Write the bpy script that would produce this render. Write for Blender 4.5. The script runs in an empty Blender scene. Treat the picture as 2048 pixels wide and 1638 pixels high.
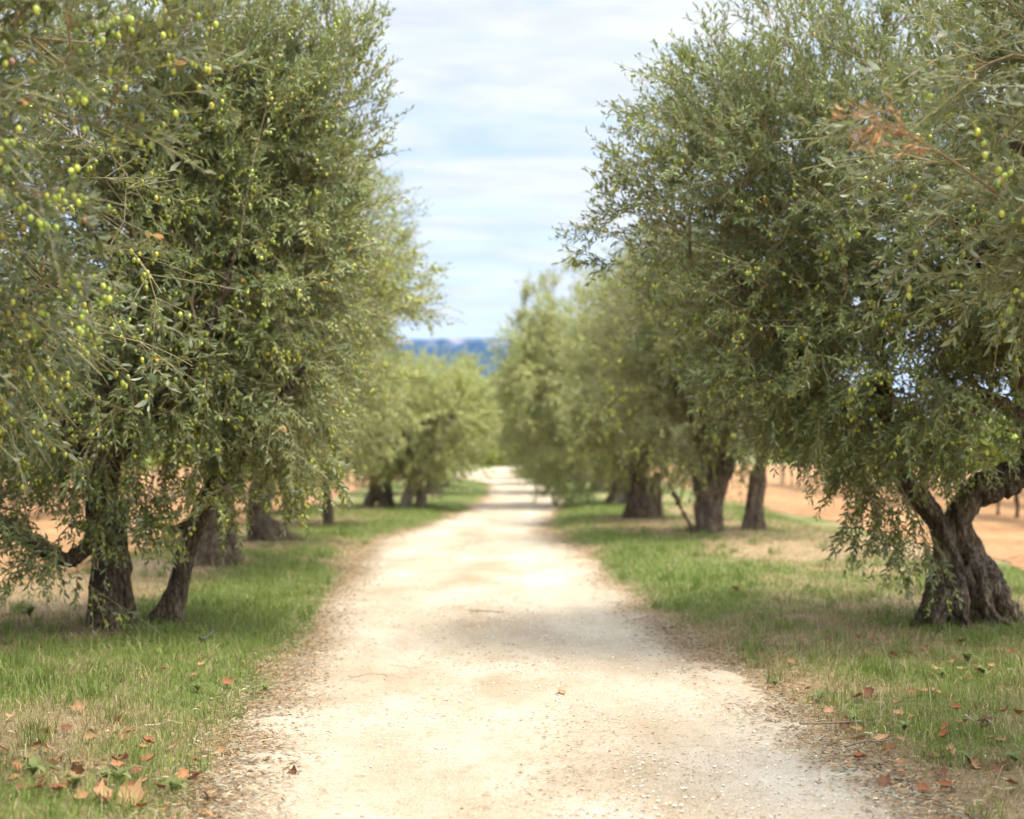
import bpy, math, random
import numpy as np
from mathutils import Vector

rng = np.random.default_rng(11)
random.seed(11)
scene = bpy.context.scene
COL = scene.collection

# ------------------------------------------------------------------ helpers
CAM_H, FPX, PITCH = 1.5, 2844.0, math.atan(71 / 2844.0)

def at(px, py, Y):
    """world point seen at photo pixel (2048 wide) on the plane y = Y"""
    dx, dy = (px - 1024) / FPX, (819 - py) / FPX
    d = (dx, math.cos(PITCH) - dy * math.sin(PITCH), math.sin(PITCH) + dy * math.cos(PITCH))
    t = Y / d[1]
    return np.array((d[0] * t, Y, CAM_H + d[2] * t))

def hashn(ix, iy, iz, seed):
    h = (ix.astype(np.int64) * 374761393 + iy.astype(np.int64) * 668265263 + iz.astype(np.int64) * 2147483647 + seed * 1274126177) & 0xFFFFFFFF
    h = ((h ^ (h >> 13)) * 1274126177) & 0xFFFFFFFF
    h = ((h ^ (h >> 16)) * 2246822519) & 0xFFFFFFFF
    return (h ^ (h >> 15)) / 4294967295.0

def vnoise(x, y, z=None, seed=0):
    """value noise 0..1"""
    x = np.asarray(x, float); y = np.asarray(y, float)
    z = np.zeros_like(x) if z is None else np.asarray(z, float)
    ix, iy, iz = np.floor(x), np.floor(y), np.floor(z)
    fx, fy, fz = x - ix, y - iy, z - iz
    fx = fx * fx * (3 - 2 * fx); fy = fy * fy * (3 - 2 * fy); fz = fz * fz * (3 - 2 * fz)
    r = 0
    for a in (0, 1):
        wx = fx if a else 1 - fx
        for b in (0, 1):
            wy = fy if b else 1 - fy
            for c in (0, 1):
                wz = fz if c else 1 - fz
                r = r + wx * wy * wz * hashn(ix + a, iy + b, iz + c, seed)
    return r

def fbm(x, y, z=None, seed=0, octv=3):
    r = 0; amp = 0.5; tot = 0; s = 1.0
    for k in range(octv):
        r = r + amp * vnoise(np.asarray(x) * s, np.asarray(y) * s, None if z is None else np.asarray(z) * s, seed + k * 17)
        tot += amp; amp *= 0.5; s *= 2.03
    return r / tot

def sstep(a, b, x):
    t = np.clip((np.asarray(x, float) - a) / (b - a), 0, 1)
    return t * t * (3 - 2 * t)

def unit(v):
    return v / np.maximum(np.linalg.norm(v, axis=-1, keepdims=True), 1e-9)

class MB:
    """collects verts / faces and links them as ONE mesh object"""
    def __init__(self):
        self.v, self.f, self.m, self.c, self.n = [], [], [], [], 0
    def add(self, verts, faces, mat=0, col=None):
        verts = np.asarray(verts, float).reshape(-1, 3)
        faces = np.asarray(faces, np.int64)
        self.v.append(verts); self.f.append(faces + self.n)
        self.m.append(np.full(len(faces), mat, np.int32))
        if col is None:
            col = np.full((len(verts), 3), 1.0)
        self.c.append(np.asarray(col, float).reshape(-1, 3))
        self.n += len(verts)
    def build(self, name, mats, parent=None, loc=(0, 0, 0), smooth=True):
        me = bpy.data.meshes.new(name)
        v = np.concatenate(self.v); c = np.concatenate(self.c)
        me.vertices.add(len(v)); me.vertices.foreach_set('co', v.astype(np.float32).ravel())
        tot = np.concatenate([np.full(len(f), f.shape[1], np.int32) for f in self.f])
        loops = np.concatenate([f.ravel() for f in self.f]).astype(np.int32)
        me.loops.add(len(loops)); me.loops.foreach_set('vertex_index', loops)
        start = np.concatenate(([0], np.cumsum(tot)[:-1])).astype(np.int32)
        me.polygons.add(len(tot)); me.polygons.foreach_set('loop_start', start); me.polygons.foreach_set('loop_total', tot)
        me.polygons.foreach_set('material_index', np.concatenate(self.m))
        me.polygons.foreach_set('use_smooth', np.full(len(tot), smooth))
        at_ = me.attributes.new('tint', 'FLOAT_COLOR', 'POINT')
        at_.data.foreach_set('color', np.concatenate([c, np.ones((len(c), 1))], 1).astype(np.float32).ravel())
        for m in (mats if isinstance(mats, (list, tuple)) else [mats]):
            me.materials.append(m)
        me.update(calc_edges=True)
        o = bpy.data.objects.new(name, me); COL.objects.link(o)
        o.location = loc
        if parent is not None: o.parent = parent
        return o

def tag(o, label=None, cat=None, group=None, kind=None):
    if label: o['label'] = label
    if cat: o['category'] = cat
    if group: o['group'] = group
    if kind: o['kind'] = kind
    return o

def empty(name, loc, rz=0.0, s=1.0):
    o = bpy.data.objects.new(name, None); COL.objects.link(o)
    o.location = loc; o.rotation_euler = (0, 0, rz); o.scale = (s, s, s)
    o.empty_display_size = 0.2
    return o

def copy_tree(o, parent=None):
    c = o.copy(); COL.objects.link(c)
    if parent is not None: c.parent = parent
    for ch in list(o.children): copy_tree(ch, c)
    return c

# ------------------------------------------------------------------ materials
def mat(name):
    m = bpy.data.materials.new(name); m.use_nodes = True
    nt = m.node_tree; nt.nodes.clear()
    out = nt.nodes.new('ShaderNodeOutputMaterial')
    return m, nt, out

def N(nt, t, **kw):
    n = nt.nodes.new(t)
    for k, v in kw.items():
        if k.startswith('i_'):
            n.inputs[k[2:].replace('_', ' ')].default_value = v
        else: setattr(n, k, v)
    return n

def ramp(nt, src, stops):
    r = nt.nodes.new('ShaderNodeValToRGB')
    el = r.color_ramp.elements
    while len(el) < len(stops): el.new(0.5)
    for e, (p, c) in zip(el, stops):
        e.position = p; e.color = (*c, 1) if len(c) == 3 else c
    nt.links.new(src, r.inputs[0])
    return r

def mixc(nt, fac, a, b, mode='MIX'):
    n = nt.nodes.new('ShaderNodeMix'); n.data_type = 'RGBA'; n.blend_type = mode
    for s, i in ((fac, 0), (a, 6), (b, 7)):
        if hasattr(s, 'is_linked'): nt.links.new(s, n.inputs[i])
        elif i == 0: n.inputs[0].default_value = s
        else: n.inputs[i].default_value = (*s, 1)
    return n.outputs[2]

def leaf_material(name, under, transl=0.3, rough=0.42, spec=0.4):
    """upper side takes the leaf's own tint; underside is paler"""
    m, nt, out = mat(name); L = nt.links.new
    a = N(nt, 'ShaderNodeAttribute', attribute_name='tint')
    g = N(nt, 'ShaderNodeNewGeometry')
    col = mixc(nt, g.outputs['Backfacing'], a.outputs['Color'], mixc(nt, 0.55, a.outputs['Color'], under))
    p = N(nt, 'ShaderNodeBsdfPrincipled'); p.inputs['Roughness'].default_value = rough
    p.inputs['Specular IOR Level'].default_value = spec
    L(col, p.inputs['Base Color'])
    t = N(nt, 'ShaderNodeBsdfTranslucent')
    L(mixc(nt, 0.5, a.outputs['Color'], (0.30, 0.34, 0.04)), t.inputs['Color'])
    mx = N(nt, 'ShaderNodeMixShader'); mx.inputs[0].default_value = transl
    L(p.outputs[0], mx.inputs[1]); L(t.outputs[0], mx.inputs[2]); L(mx.outputs[0], out.inputs[0])
    return m

def tint_material(name, rough=0.7, spec=0.25, transl=0.0, bump=0.0, scale=60):
    m, nt, out = mat(name); L = nt.links.new
    a = N(nt, 'ShaderNodeAttribute', attribute_name='tint')
    nz = N(nt, 'ShaderNodeTexNoise', i_Scale=scale, i_Detail=4.0)
    tc = N(nt, 'ShaderNodeTexCoord'); L(tc.outputs['Object'], nz.inputs['Vector'])
    v = ramp(nt, nz.outputs['Fac'], [(0.3, (0.72, 0.72, 0.72)), (0.7, (1.2, 1.2, 1.2))])
    col = mixc(nt, 1.0, a.outputs['Color'], v.outputs[0], 'MULTIPLY')
    p = N(nt, 'ShaderNodeBsdfPrincipled'); p.inputs['Roughness'].default_value = rough
    p.inputs['Specular IOR Level'].default_value = spec
    L(col, p.inputs['Base Color'])
    if bump:
        b = N(nt, 'ShaderNodeBump', i_Strength=bump, i_Distance=0.01)
        L(nz.outputs['Fac'], b.inputs['Height']); L(b.outputs[0], p.inputs['Normal'])
    sh = p.outputs[0]
    if transl:
        t = N(nt, 'ShaderNodeBsdfTranslucent'); L(a.outputs['Color'], t.inputs['Color'])
        mx = N(nt, 'ShaderNodeMixShader'); mx.inputs[0].default_value = transl
        L(sh, mx.inputs[1]); L(t.outputs[0], mx.inputs[2]); sh = mx.outputs[0]
    L(sh, out.inputs[0])
    return m

def bark_material(name, c_dark, c_mid, c_light):
    m, nt, out = mat(name); L = nt.links.new
    tc = N(nt, 'ShaderNodeTexCoord')
    mp = N(nt, 'ShaderNodeMapping'); mp.inputs['Scale'].default_value = (1, 1, 0.28)
    L(tc.outputs['Object'], mp.inputs['Vector'])
    n1 = N(nt, 'ShaderNodeTexNoise', i_Scale=22.0, i_Detail=8.0, i_Roughness=0.7, i_Distortion=0.6)
    L(mp.outputs[0], n1.inputs['Vector'])
    vo = N(nt, 'ShaderNodeTexVoronoi', feature='DISTANCE_TO_EDGE', i_Scale=34.0)
    L(mp.outputs[0], vo.inputs['Vector'])
    n2 = N(nt, 'ShaderNodeTexNoise', i_Scale=3.5, i_Detail=3.0)
    L(tc.outputs['Object'], n2.inputs['Vector'])
    c1 = ramp(nt, n1.outputs['Fac'], [(0.3, c_dark), (0.52, c_mid), (0.75, c_light)])
    crack = ramp(nt, vo.outputs['Distance'], [(0.0, (0.45, 0.42, 0.4)), (0.12, (1, 1, 1))])
    c2 = mixc(nt, 0.85, c1.outputs[0], crack.outputs[0], 'MULTIPLY')
    patch = ramp(nt, n2.outputs['Fac'], [(0.42, (1, 1, 1)), (0.68, (1.35, 1.3, 1.12))])
    c3 = mixc(nt, 1.0, c2, patch.outputs[0], 'MULTIPLY')
    p = N(nt, 'ShaderNodeBsdfPrincipled'); p.inputs['Roughness'].default_value = 0.9
    p.inputs['Specular IOR Level'].default_value = 0.15
    L(c3, p.inputs['Base Color'])
    ad = N(nt, 'ShaderNodeMath', operation='MULTIPLY_ADD'); ad.inputs[1].default_value = 0.6
    L(crack.outputs[0], ad.inputs[0]); L(n1.outputs['Fac'], ad.inputs[2])
    b = N(nt, 'ShaderNodeBump', i_Strength=1.0, i_Distance=0.035)
    L(ad.outputs[0], b.inputs['Height']); L(b.outputs[0], p.inputs['Normal'])
    L(p.outputs[0], out.inputs[0])
    return m

M_LEAF = leaf_material('olive_leaf', (0.38, 0.41, 0.29), transl=.25, rough=.45, spec=.3)
M_TWIG = tint_material('olive_twig', rough=0.8)
M_BARK = bark_material('olive_bark', (0.04, 0.029, 0.021), (0.135, 0.10, 0.072), (0.31, 0.245, 0.175))
M_BARK_PALE = bark_material('olive_bark_pale', (0.10, 0.078, 0.058), (0.26, 0.21, 0.16), (0.44, 0.37, 0.29))
M_OLIVE = tint_material('olive_skin', rough=0.35, spec=0.5, scale=150)
M_GRASS = tint_material('grass_blade', rough=0.55, transl=0.3, scale=8)
M_DRY = tint_material('dry_leaf', rough=0.75, transl=0.15, scale=70, bump=0.4)
M_STONE = tint_material('gravel_stone', rough=0.9, scale=90)
M_VINE = leaf_material('vine_leaf', (0.40, 0.45, 0.18), transl=0.4)
M_WOODY = bark_material('vine_bark', (0.04, 0.028, 0.02), (0.13, 0.09, 0.06), (0.24, 0.18, 0.13))
M_STAKE = bark_material('stake_wood', (0.16, 0.15, 0.13), (0.26, 0.25, 0.22), (0.36, 0.34, 0.30))

def ground_material():
    m, nt, out = mat('verge_earth'); L = nt.links.new
    tc = N(nt, 'ShaderNodeTexCoord')
    a = N(nt, 'ShaderNodeAttribute', attribute_name='tint')
    n1 = N(nt, 'ShaderNodeTexNoise', i_Scale=26.0, i_Detail=9.0, i_Roughness=0.72)
    n2 = N(nt, 'ShaderNodeTexNoise', i_Scale=140.0, i_Detail=4.0)
    for n in (n1, n2): L(tc.outputs['Object'], n.inputs['Vector'])
    v = ramp(nt, n1.outputs['Fac'], [(0.3, (0.5, 0.47, 0.43)), (0.5, (1, 1, 1)), (0.72, (1.5, 1.45, 1.35))])
    w = ramp(nt, n2.outputs['Fac'], [(0.35, (0.6, 0.58, 0.55)), (0.65, (1.25, 1.25, 1.2))])
    c = mixc(nt, 1.0, mixc(nt, 1.0, a.outputs['Color'], v.outputs[0], 'MULTIPLY'), w.outputs[0], 'MULTIPLY')
    p = N(nt, 'ShaderNodeBsdfPrincipled'); p.inputs['Roughness'].default_value = 0.95
    p.inputs['Specular IOR Level'].default_value = 0.1
    L(c, p.inputs['Base Color'])
    b = N(nt, 'ShaderNodeBump', i_Strength=0.8, i_Distance=0.03)
    L(n1.outputs['Fac'], b.inputs['Height']); L(b.outputs[0], p.inputs['Normal']); L(p.outputs[0], out.inputs[0])
    return m

def path_material():
    m, nt, out = mat('pale_gravel_path'); L = nt.links.new
    tc = N(nt, 'ShaderNodeTexCoord')
    a = N(nt, 'ShaderNodeAttribute', attribute_name='tint')
    big = N(nt, 'ShaderNodeTexNoise', i_Scale=1.1, i_Detail=4.0, i_Roughness=0.6)
    fine = N(nt, 'ShaderNodeTexNoise', i_Scale=70.0, i_Detail=7.0, i_Roughness=0.75)
    vo = N(nt, 'ShaderNodeTexVoronoi', i_Scale=85.0)
    vb = N(nt, 'ShaderNodeTexVoronoi', i_Scale=26.0)
    mp = N(nt, 'ShaderNodeMapping'); mp.inputs['Scale'].default_value = (1, 0.45, 1)
    L(tc.outputs['Object'], mp.inputs['Vector']); L(mp.outputs[0], big.inputs['Vector'])
    for n in (fine, vo, vb): L(tc.outputs['Object'], n.inputs['Vector'])
    c0 = ramp(nt, big.outputs['Fac'], [(0.32, (0.335, 0.27, 0.185)), (0.5, (0.415, 0.352, 0.265)), (0.68, (0.49, 0.435, 0.35))])
    v = ramp(nt, fine.outputs['Fac'], [(0.28, (0.62, 0.57, 0.50)), (0.46, (1, 1, 1)), (0.75, (1.1, 1.1, 1.1))])
    st = ramp(nt, vo.outputs['Distance'], [(0.0, (1.08, 1.08, 1.08)), (0.55, (0.95, 0.93, 0.9)), (0.9, (0.72, 0.68, 0.6))])
    hue = N(nt, 'ShaderNodeSeparateColor'); L(vb.outputs['Color'], hue.inputs[0])
    s2 = ramp(nt, hue.outputs[0], [(0.0, (0.78, 0.72, 0.62)), (0.12, (1, 1, 1)), (0.9, (1, 1, 1)), (1.0, (1.12, 1.12, 1.1))])
    c = mixc(nt, 1.0, c0.outputs[0], v.outputs[0], 'MULTIPLY')
    c = mixc(nt, 0.8, c, st.outputs[0], 'MULTIPLY'); c = mixc(nt, 0.6, c, s2.outputs[0], 'MULTIPLY')
    c = mixc(nt, 1.0, c, a.outputs['Color'], 'MULTIPLY')
    p = N(nt, 'ShaderNodeBsdfPrincipled'); p.inputs['Roughness'].default_value = 0.95
    p.inputs['Specular IOR Level'].default_value = 0.1
    L(c, p.inputs['Base Color'])
    b = N(nt, 'ShaderNodeBump', i_Strength=0.6, i_Distance=0.012)
    L(st.outputs[0], b.inputs['Height'])
    b2 = N(nt, 'ShaderNodeBump', i_Strength=0.6, i_Distance=0.03)
    L(fine.outputs['Fac'], b2.inputs['Height']); L(b.outputs[0], b2.inputs['Normal'])
    L(b2.outputs[0], p.inputs['Normal']); L(p.outputs[0], out.inputs[0])
    return m

def field_material():
    m, nt, out = mat('ochre_field_soil'); L = nt.links.new
    tc = N(nt, 'ShaderNodeTexCoord')
    n1 = N(nt, 'ShaderNodeTexNoise', i_Scale=5.0, i_Detail=9.0, i_Roughness=0.7)
    n2 = N(nt, 'ShaderNodeTexNoise', i_Scale=0.5, i_Detail=3.0)
    for n in (n1, n2): L(tc.outputs['Object'], n.inputs['Vector'])
    c = ramp(nt, n1.outputs['Fac'], [(0.3, (0.16, 0.078, 0.036)), (0.5, (0.30, 0.168, 0.082)), (0.72, (0.39, 0.25, 0.135))])
    w = ramp(nt, n2.outputs['Fac'], [(0.35, (0.85, 0.8, 0.75)), (0.65, (1.05, 1.1, 1.1))])
    p = N(nt, 'ShaderNodeBsdfPrincipled'); p.inputs['Roughness'].default_value = 0.95
    p.inputs['Specular IOR Level'].default_value = 0.1
    L(mixc(nt, 1.0, c.outputs[0], w.outputs[0], 'MULTIPLY'), p.inputs['Base Color'])
    b = N(nt, 'ShaderNodeBump', i_Strength=0.8, i_Distance=0.06)
    L(n1.outputs['Fac'], b.inputs['Height']); L(b.outputs[0], p.inputs['Normal']); L(p.outputs[0], out.inputs[0])
    return m

def hill_material(name, wood, wood2, rock, rock_at):
    m, nt, out = mat(name); L = nt.links.new
    tc = N(nt, 'ShaderNodeTexCoord')
    n1 = N(nt, 'ShaderNodeTexNoise', i_Scale=0.02, i_Detail=8.0, i_Roughness=0.65)
    n2 = N(nt, 'ShaderNodeTexNoise', i_Scale=0.022, i_Detail=5.0, i_Roughness=0.6)
    L(tc.outputs['Object'], n1.inputs['Vector']); L(tc.outputs['Object'], n2.inputs['Vector'])
    c = ramp(nt, n1.outputs['Fac'], [(0.35, wood), (0.65, wood2)])
    col = c.outputs[0]
    if rock:
        sx = N(nt, 'ShaderNodeSeparateXYZ'); L(tc.outputs['Object'], sx.inputs[0])
        mr = N(nt, 'ShaderNodeMapRange'); L(sx.outputs['Z'], mr.inputs['Value'])
        mr.inputs['From Min'].default_value = rock_at - 35; mr.inputs['From Max'].default_value = rock_at
        k = ramp(nt, n2.outputs['Fac'], [(0.5, (0, 0, 0)), (0.6, (1, 1, 1))])
        mu = N(nt, 'ShaderNodeMath', operation='MULTIPLY'); L(mr.outputs[0], mu.inputs[0]); L(k.outputs[0], mu.inputs[1])
        col = mixc(nt, mu.outputs[0], col, rock)
    p = N(nt, 'ShaderNodeBsdfPrincipled'); p.inputs['Roughness'].default_value = 1.0
    p.inputs['Specular IOR Level'].default_value = 0.0
    L(col, p.inputs['Base Color']); L(p.outputs[0], out.inputs[0])
    return m

# ------------------------------------------------------------------ the path's course
PY = np.array([-30, 0, 3, 5.7, 8, 11.2, 14.2, 18, 20.3, 24.4, 28.4, 35.5, 43, 50, 57, 62, 66, 72, 77, 85, 92, 100, 112, 130.])
PL = np.array([-1.1, -1.1, -1.1, -1.15, -1.35, -1.5, -1.67, -1.85, -2.0, -1.8, -1.25, -.75, -.6, -.65, -1.0, -1.9, -2.65, -3.0, -2.9, -2.0, -1.2, 0.3, 3.2, 8.0])
PR = np.array([1.9, 1.85, 1.8, 1.68, 1.47, 1.22, 1.05, .95, .88, 0.48, .58, 1.2, 1.3, 1.2, .75, .4, .2, -.1, -.1, .1, .6, 2.2, 5.2, 10.])
_ys = np.arange(-30, 130.01, 0.25)
def _sm(v):
    w = np.interp(_ys, PY, v)
    k = np.hanning(13); k /= k.sum()
    return np.convolve(np.pad(w, 6, mode='edge'), k, 'valid')
_pl, _pr = _sm(PL), _sm(PR)
def path_l(y): return np.interp(y, _ys, _pl)
def path_r(y): return np.interp(y, _ys, _pr)
def off_path(x, y):
    """distance outside the path's edge (negative inside); beyond its end everything is outside"""
    d = np.maximum(path_l(y) - x, x - path_r(y))
    return np.where(np.asarray(y) > 125, 5.0, d)

TREES = {}   # name -> base xy
MOUNDS = []  # (x, y, height, radius)
def height(x, y):
    x = np.asarray(x, float); y = np.asarray(y, float)
    d = off_path(x, y)
    near = 1 - sstep(60, 110, y)
    side = 1 - sstep(4.6, 6.2, np.abs(x))
    h = 0.05 * sstep(0.0, 0.9, d) + (0.05 * fbm(x * 0.9, y * 0.9, seed=5) + 0.02 * fbm(x * 4, y * 4, seed=6)) * sstep(0.1, 0.8, d) * near * side
    for mx, my, mh, mr in MOUNDS:
        h = h + mh * np.exp(-((x - mx) ** 2 + (y - my) ** 2) / (mr * mr)) * sstep(-0.1, 0.5, d)
    return h
def ground_sheet(x, y):
    d = off_path(x, y)
    return height(x, y) - 0.05 * sstep(0.02, -0.25, d)

# ------------------------------------------------------------------ geometry pieces
def leaves(mb, p, d, n, L, W, col, mi=0, simple=False, curl=0.12):
    """lanceolate leaves: base p, direction d, upper normal n"""
    d = unit(d); s = unit(np.cross(d, n)); n = np.cross(s, d)
    L = np.asarray(L).reshape(-1, 1); W = np.asarray(W).reshape(-1, 1); k = len(p)
    if simple:
        v = np.stack([p, p + d * L * .5 + s * W * .5 + n * L * .06, p + d * L - n * L * curl * .5, p + d * L * .5 - s * W * .5 + n * L * .06], 1)
        f = np.arange(k)[:, None] * 4 + np.array([0, 1, 2, 3])
        mb.add(v, f, mi, np.repeat(col, 4, 0)); return
    c1 = n * L * curl * .5; c2 = n * L * curl * .25; c3 = -n * L * curl
    v = np.stack([p, p + d * L * .33 + s * W * .5 + c1, p + d * L * .33 - s * W * .5 + c1,
                  p + d * L * .7 + s * W * .42 + c2, p + d * L * .7 - s * W * .42 + c2, p + d * L + c3], 1)
    b = np.arange(k)[:, None] * 6
    n0 = mb.n
    mb.add(v, b + np.array([0, 1, 2]), mi, np.repeat(col, 6, 0))
    e = np.zeros((0, 3))
    for q in ([1, 3, 4, 2],):
        mb.f.append(b + np.array(q) + n0); mb.m.append(np.full(k, mi, np.int32))
    mb.f.append(b + np.array([3, 5, 4]) + n0); mb.m.append(np.full(k, mi, np.int32))

def segs(mb, p0, p1, r0, r1, col, mi=0, sides=4):
    """prisms from p0 to p1"""
    k = len(p0)
    if k == 0: return
    d = unit(p1 - p0)
    ref = np.where(np.abs(d[:, 2:3]) > 0.9, np.array([[1., 0, 0]]), np.array([[0, 0, 1.]]))
    a = unit(np.cross(d, ref)); b = np.cross(d, a)
    r0 = np.broadcast_to(np.asarray(r0, float).reshape(-1, 1), (k, 1)); r1 = np.broadcast_to(np.asarray(r1, float).reshape(-1, 1), (k, 1))
    ring0, ring1 = [], []
    for i in range(sides):
        t = 2 * math.pi * i / sides
        o = a * math.cos(t) + b * math.sin(t)
        ring0.append(p0 + o * r0); ring1.append(p1 + o * r1)
    v = np.stack(ring0 + ring1, 1)
    base = np.arange(k)[:, None] * (2 * sides)
    f = np.concatenate([base + np.array([i, (i + 1) % sides, sides + (i + 1) % sides, sides + i]) for i in range(sides)])
    if col.ndim == 1: col = np.broadcast_to(col, (k, 3))
    mb.add(v, f, mi, np.repeat(col, 2 * sides, 0))

def catmull(pts, n):
    pts = np.asarray(pts, float)
    P = np.vstack([2 * pts[0] - pts[1], pts, 2 * pts[-1] - pts[-2]])
    out = []
    for i in range(1, len(P) - 2):
        for t in np.linspace(0, 1, n, endpoint=False):
            a, b, c, d = P[i - 1], P[i], P[i + 1], P[i + 2]
            out.append(.5 * ((2 * b) + (-a + c) * t + (2 * a - 5 * b + 4 * c - d) * t * t + (-a + 3 * b - 3 * c + d) * t ** 3))
    out.append(P[-2]); return np.array(out)

def trunk_mesh(name, strands, voxel, amp, parent, seed=0, knots=(), twist=1.2):
    """fuses tapering strands (x, y, z, radius) into one gnarled trunk"""
    mb = MB()
    for st in strands:
        c = catmull(st, 5); p, r = c[:, :3], np.maximum(c[:, 3], 0.008)
        t = np.gradient(p, axis=0); t = unit(t)
        S = 10; rings = []
        a = np.cross(t[0], [0.3, 0.9, 0.1]); a = a / np.linalg.norm(a)
        for i in range(len(p)):
            a = a - t[i] * np.dot(a, t[i]); a = a / max(np.linalg.norm(a), 1e-6); b = np.cross(t[i], a)
            ang = np.linspace(0, 2 * np.pi, S, endpoint=False)
            rings.append(p[i] + r[i] * (np.cos(ang)[:, None] * a + np.sin(ang)[:, None] * b))
        v = np.concatenate(rings); n = len(p)
        f = []
        for i in range(n - 1):
            for j in range(S):
                k = (j + 1) % S
                f.append([i * S + j, i * S + k, (i + 1) * S + k, (i + 1) * S + j])
        base = mb.n
        v = np.vstack([v, p[:1], p[-1:]])
        mb.add(v, f)
        cap = [[len(v) - 2, (j + 1) % S, j] for j in range(S)] + [[len(v) - 1, (n - 1) * S + j, (n - 1) * S + (j + 1) % S] for j in range(S)]
        mb.f.append(np.array(cap) + base); mb.m.append(np.zeros(len(cap), np.int32))
    o = mb.build(name, M_BARK)
    md = o.modifiers.new('fuse', 'REMESH'); md.mode = 'VOXEL'; md.voxel_size = voxel; md.use_smooth_shade = True
    sm = o.modifiers.new('soften', 'SMOOTH'); sm.factor = 0.5; sm.iterations = 3
    dg = bpy.context.evaluated_depsgraph_get()
    me = bpy.data.meshes.new_from_object(o.evaluated_get(dg))
    old = o.data; o.modifiers.clear(); o.data = me; bpy.data.meshes.remove(old); me.name = name
    n = len(me.vertices)
    co = np.empty(n * 3, np.float32); me.vertices.foreach_get('co', co); co = co.reshape(-1, 3).astype(float)
    no = np.empty(n * 3, np.float32); me.vertices.foreach_get('normal', no); no = no.reshape(-1, 3)
    ca, sa = np.cos(co[:, 2] * twist), np.sin(co[:, 2] * twist)
    x, y = co[:, 0] * ca - co[:, 1] * sa, co[:, 0] * sa + co[:, 1] * ca
    q = 1 - np.abs(2 * fbm(x * 9, y * 9, co[:, 2] * 1.6, seed=seed, octv=3) - 1)
    q2 = fbm(x * 26, y * 26, co[:, 2] * 9, seed=seed + 3, octv=2)
    dsp = amp * (1.5 * (q ** 2.2 - 0.55) + 0.5 * (q2 - 0.5) + 1.6 * (fbm(co[:, 0] * 3.5, co[:, 1] * 3.5, co[:, 2] * 3, seed=seed + 9) - .5))
    for kx, ky, kz, kr, kd in knots:
        dd = np.linalg.norm((co - np.array([kx, ky, kz])) * np.array([1, 1, .7]), axis=1)
        dsp = dsp - kd * np.exp(-(dd / kr) ** 2)
    co = co + no * dsp[:, None]
    me.vertices.foreach_set('co', co.astype(np.float32).ravel()); me.update()
    me.polygons.foreach_set('use_smooth', np.ones(len(me.polygons), bool))
    if not me.materials: me.materials.append(M_BARK)
    o.parent = parent
    return o

def sphere_mb(mb, c, rx, rz, col, seg=8, rings=6, mi=0, axis=None):
    """ellipsoids at centres c, long axis z"""
    th = np.linspace(0, 2 * np.pi, seg, endpoint=False); ph = np.linspace(0, np.pi, rings + 1)[1:-1]
    pts = [[0, 0, 1.0]] + [[math.sin(p) * math.cos(t), math.sin(p) * math.sin(t), math.cos(p)] for p in ph for t in th] + [[0, 0, -1.0]]
    pts = np.array(pts); R = rings - 1
    q = np.array([[1 + i * seg + j, 1 + (i + 1) * seg + j, 1 + (i + 1) * seg + (j + 1) % seg, 1 + i * seg + (j + 1) % seg] for i in range(R - 1) for j in range(seg)])
    tr = np.array([[0, 1 + j, 1 + (j + 1) % seg] for j in range(seg)] + [[len(pts) - 1, 1 + (R - 1) * seg + (j + 1) % seg, 1 + (R - 1) * seg + j] for j in range(seg)])
    k = len(c); n = len(pts)
    rx = np.asarray(rx).reshape(-1, 1); rz = np.asarray(rz).reshape(-1, 1)
    v = c[:, None, :] + pts[None] * np.concatenate([np.broadcast_to(rx, (k, 1)), np.broadcast_to(rx, (k, 1)), np.broadcast_to(rz, (k, 1))], 1)[:, None, :]
    base = (np.arange(k) * n)[:, None, None]
    n0 = mb.n
    mb.add(v, (base + q[None]).reshape(-1, 4), mi, np.repeat(col, n, 0))
    mb.f.append((base + tr[None]).reshape(-1, 3) + n0); mb.m.append(np.full(k * len(tr), mi, np.int32))

_m = MB(); sphere_mb(_m, np.zeros((1, 3)), .0105, .0135, np.array([[0.45, 0.48, 0.06]]), 10, 8)
_tmp = _m.build('olive', M_OLIVE); OLIVE_A = _tmp.data; bpy.data.objects.remove(_tmp)
_m = MB(); sphere_mb(_m, np.zeros((1, 3)), .011, .013, np.array([[0.34, 0.42, 0.06]]), 10, 8)
_tmp = _m.build('olive', M_OLIVE); OLIVE_B = _tmp.data; bpy.data.objects.remove(_tmp)

_m = MB(); sphere_mb(_m, np.zeros((1, 3)), .0095, .0125, np.array([[0.22, 0.30, 0.05]]), 10, 8)
_tmp = _m.build('olive', M_OLIVE); OLIVE_C = _tmp.data; bpy.data.objects.remove(_tmp)
_m = MB(); sphere_mb(_m, np.zeros((1, 3)), .010, .0125, np.array([[0.30, 0.14, 0.10]]), 10, 8)
_tmp = _m.build('olive', M_OLIVE); OLIVE_D = _tmp.data; bpy.data.objects.remove(_tmp)

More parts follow.
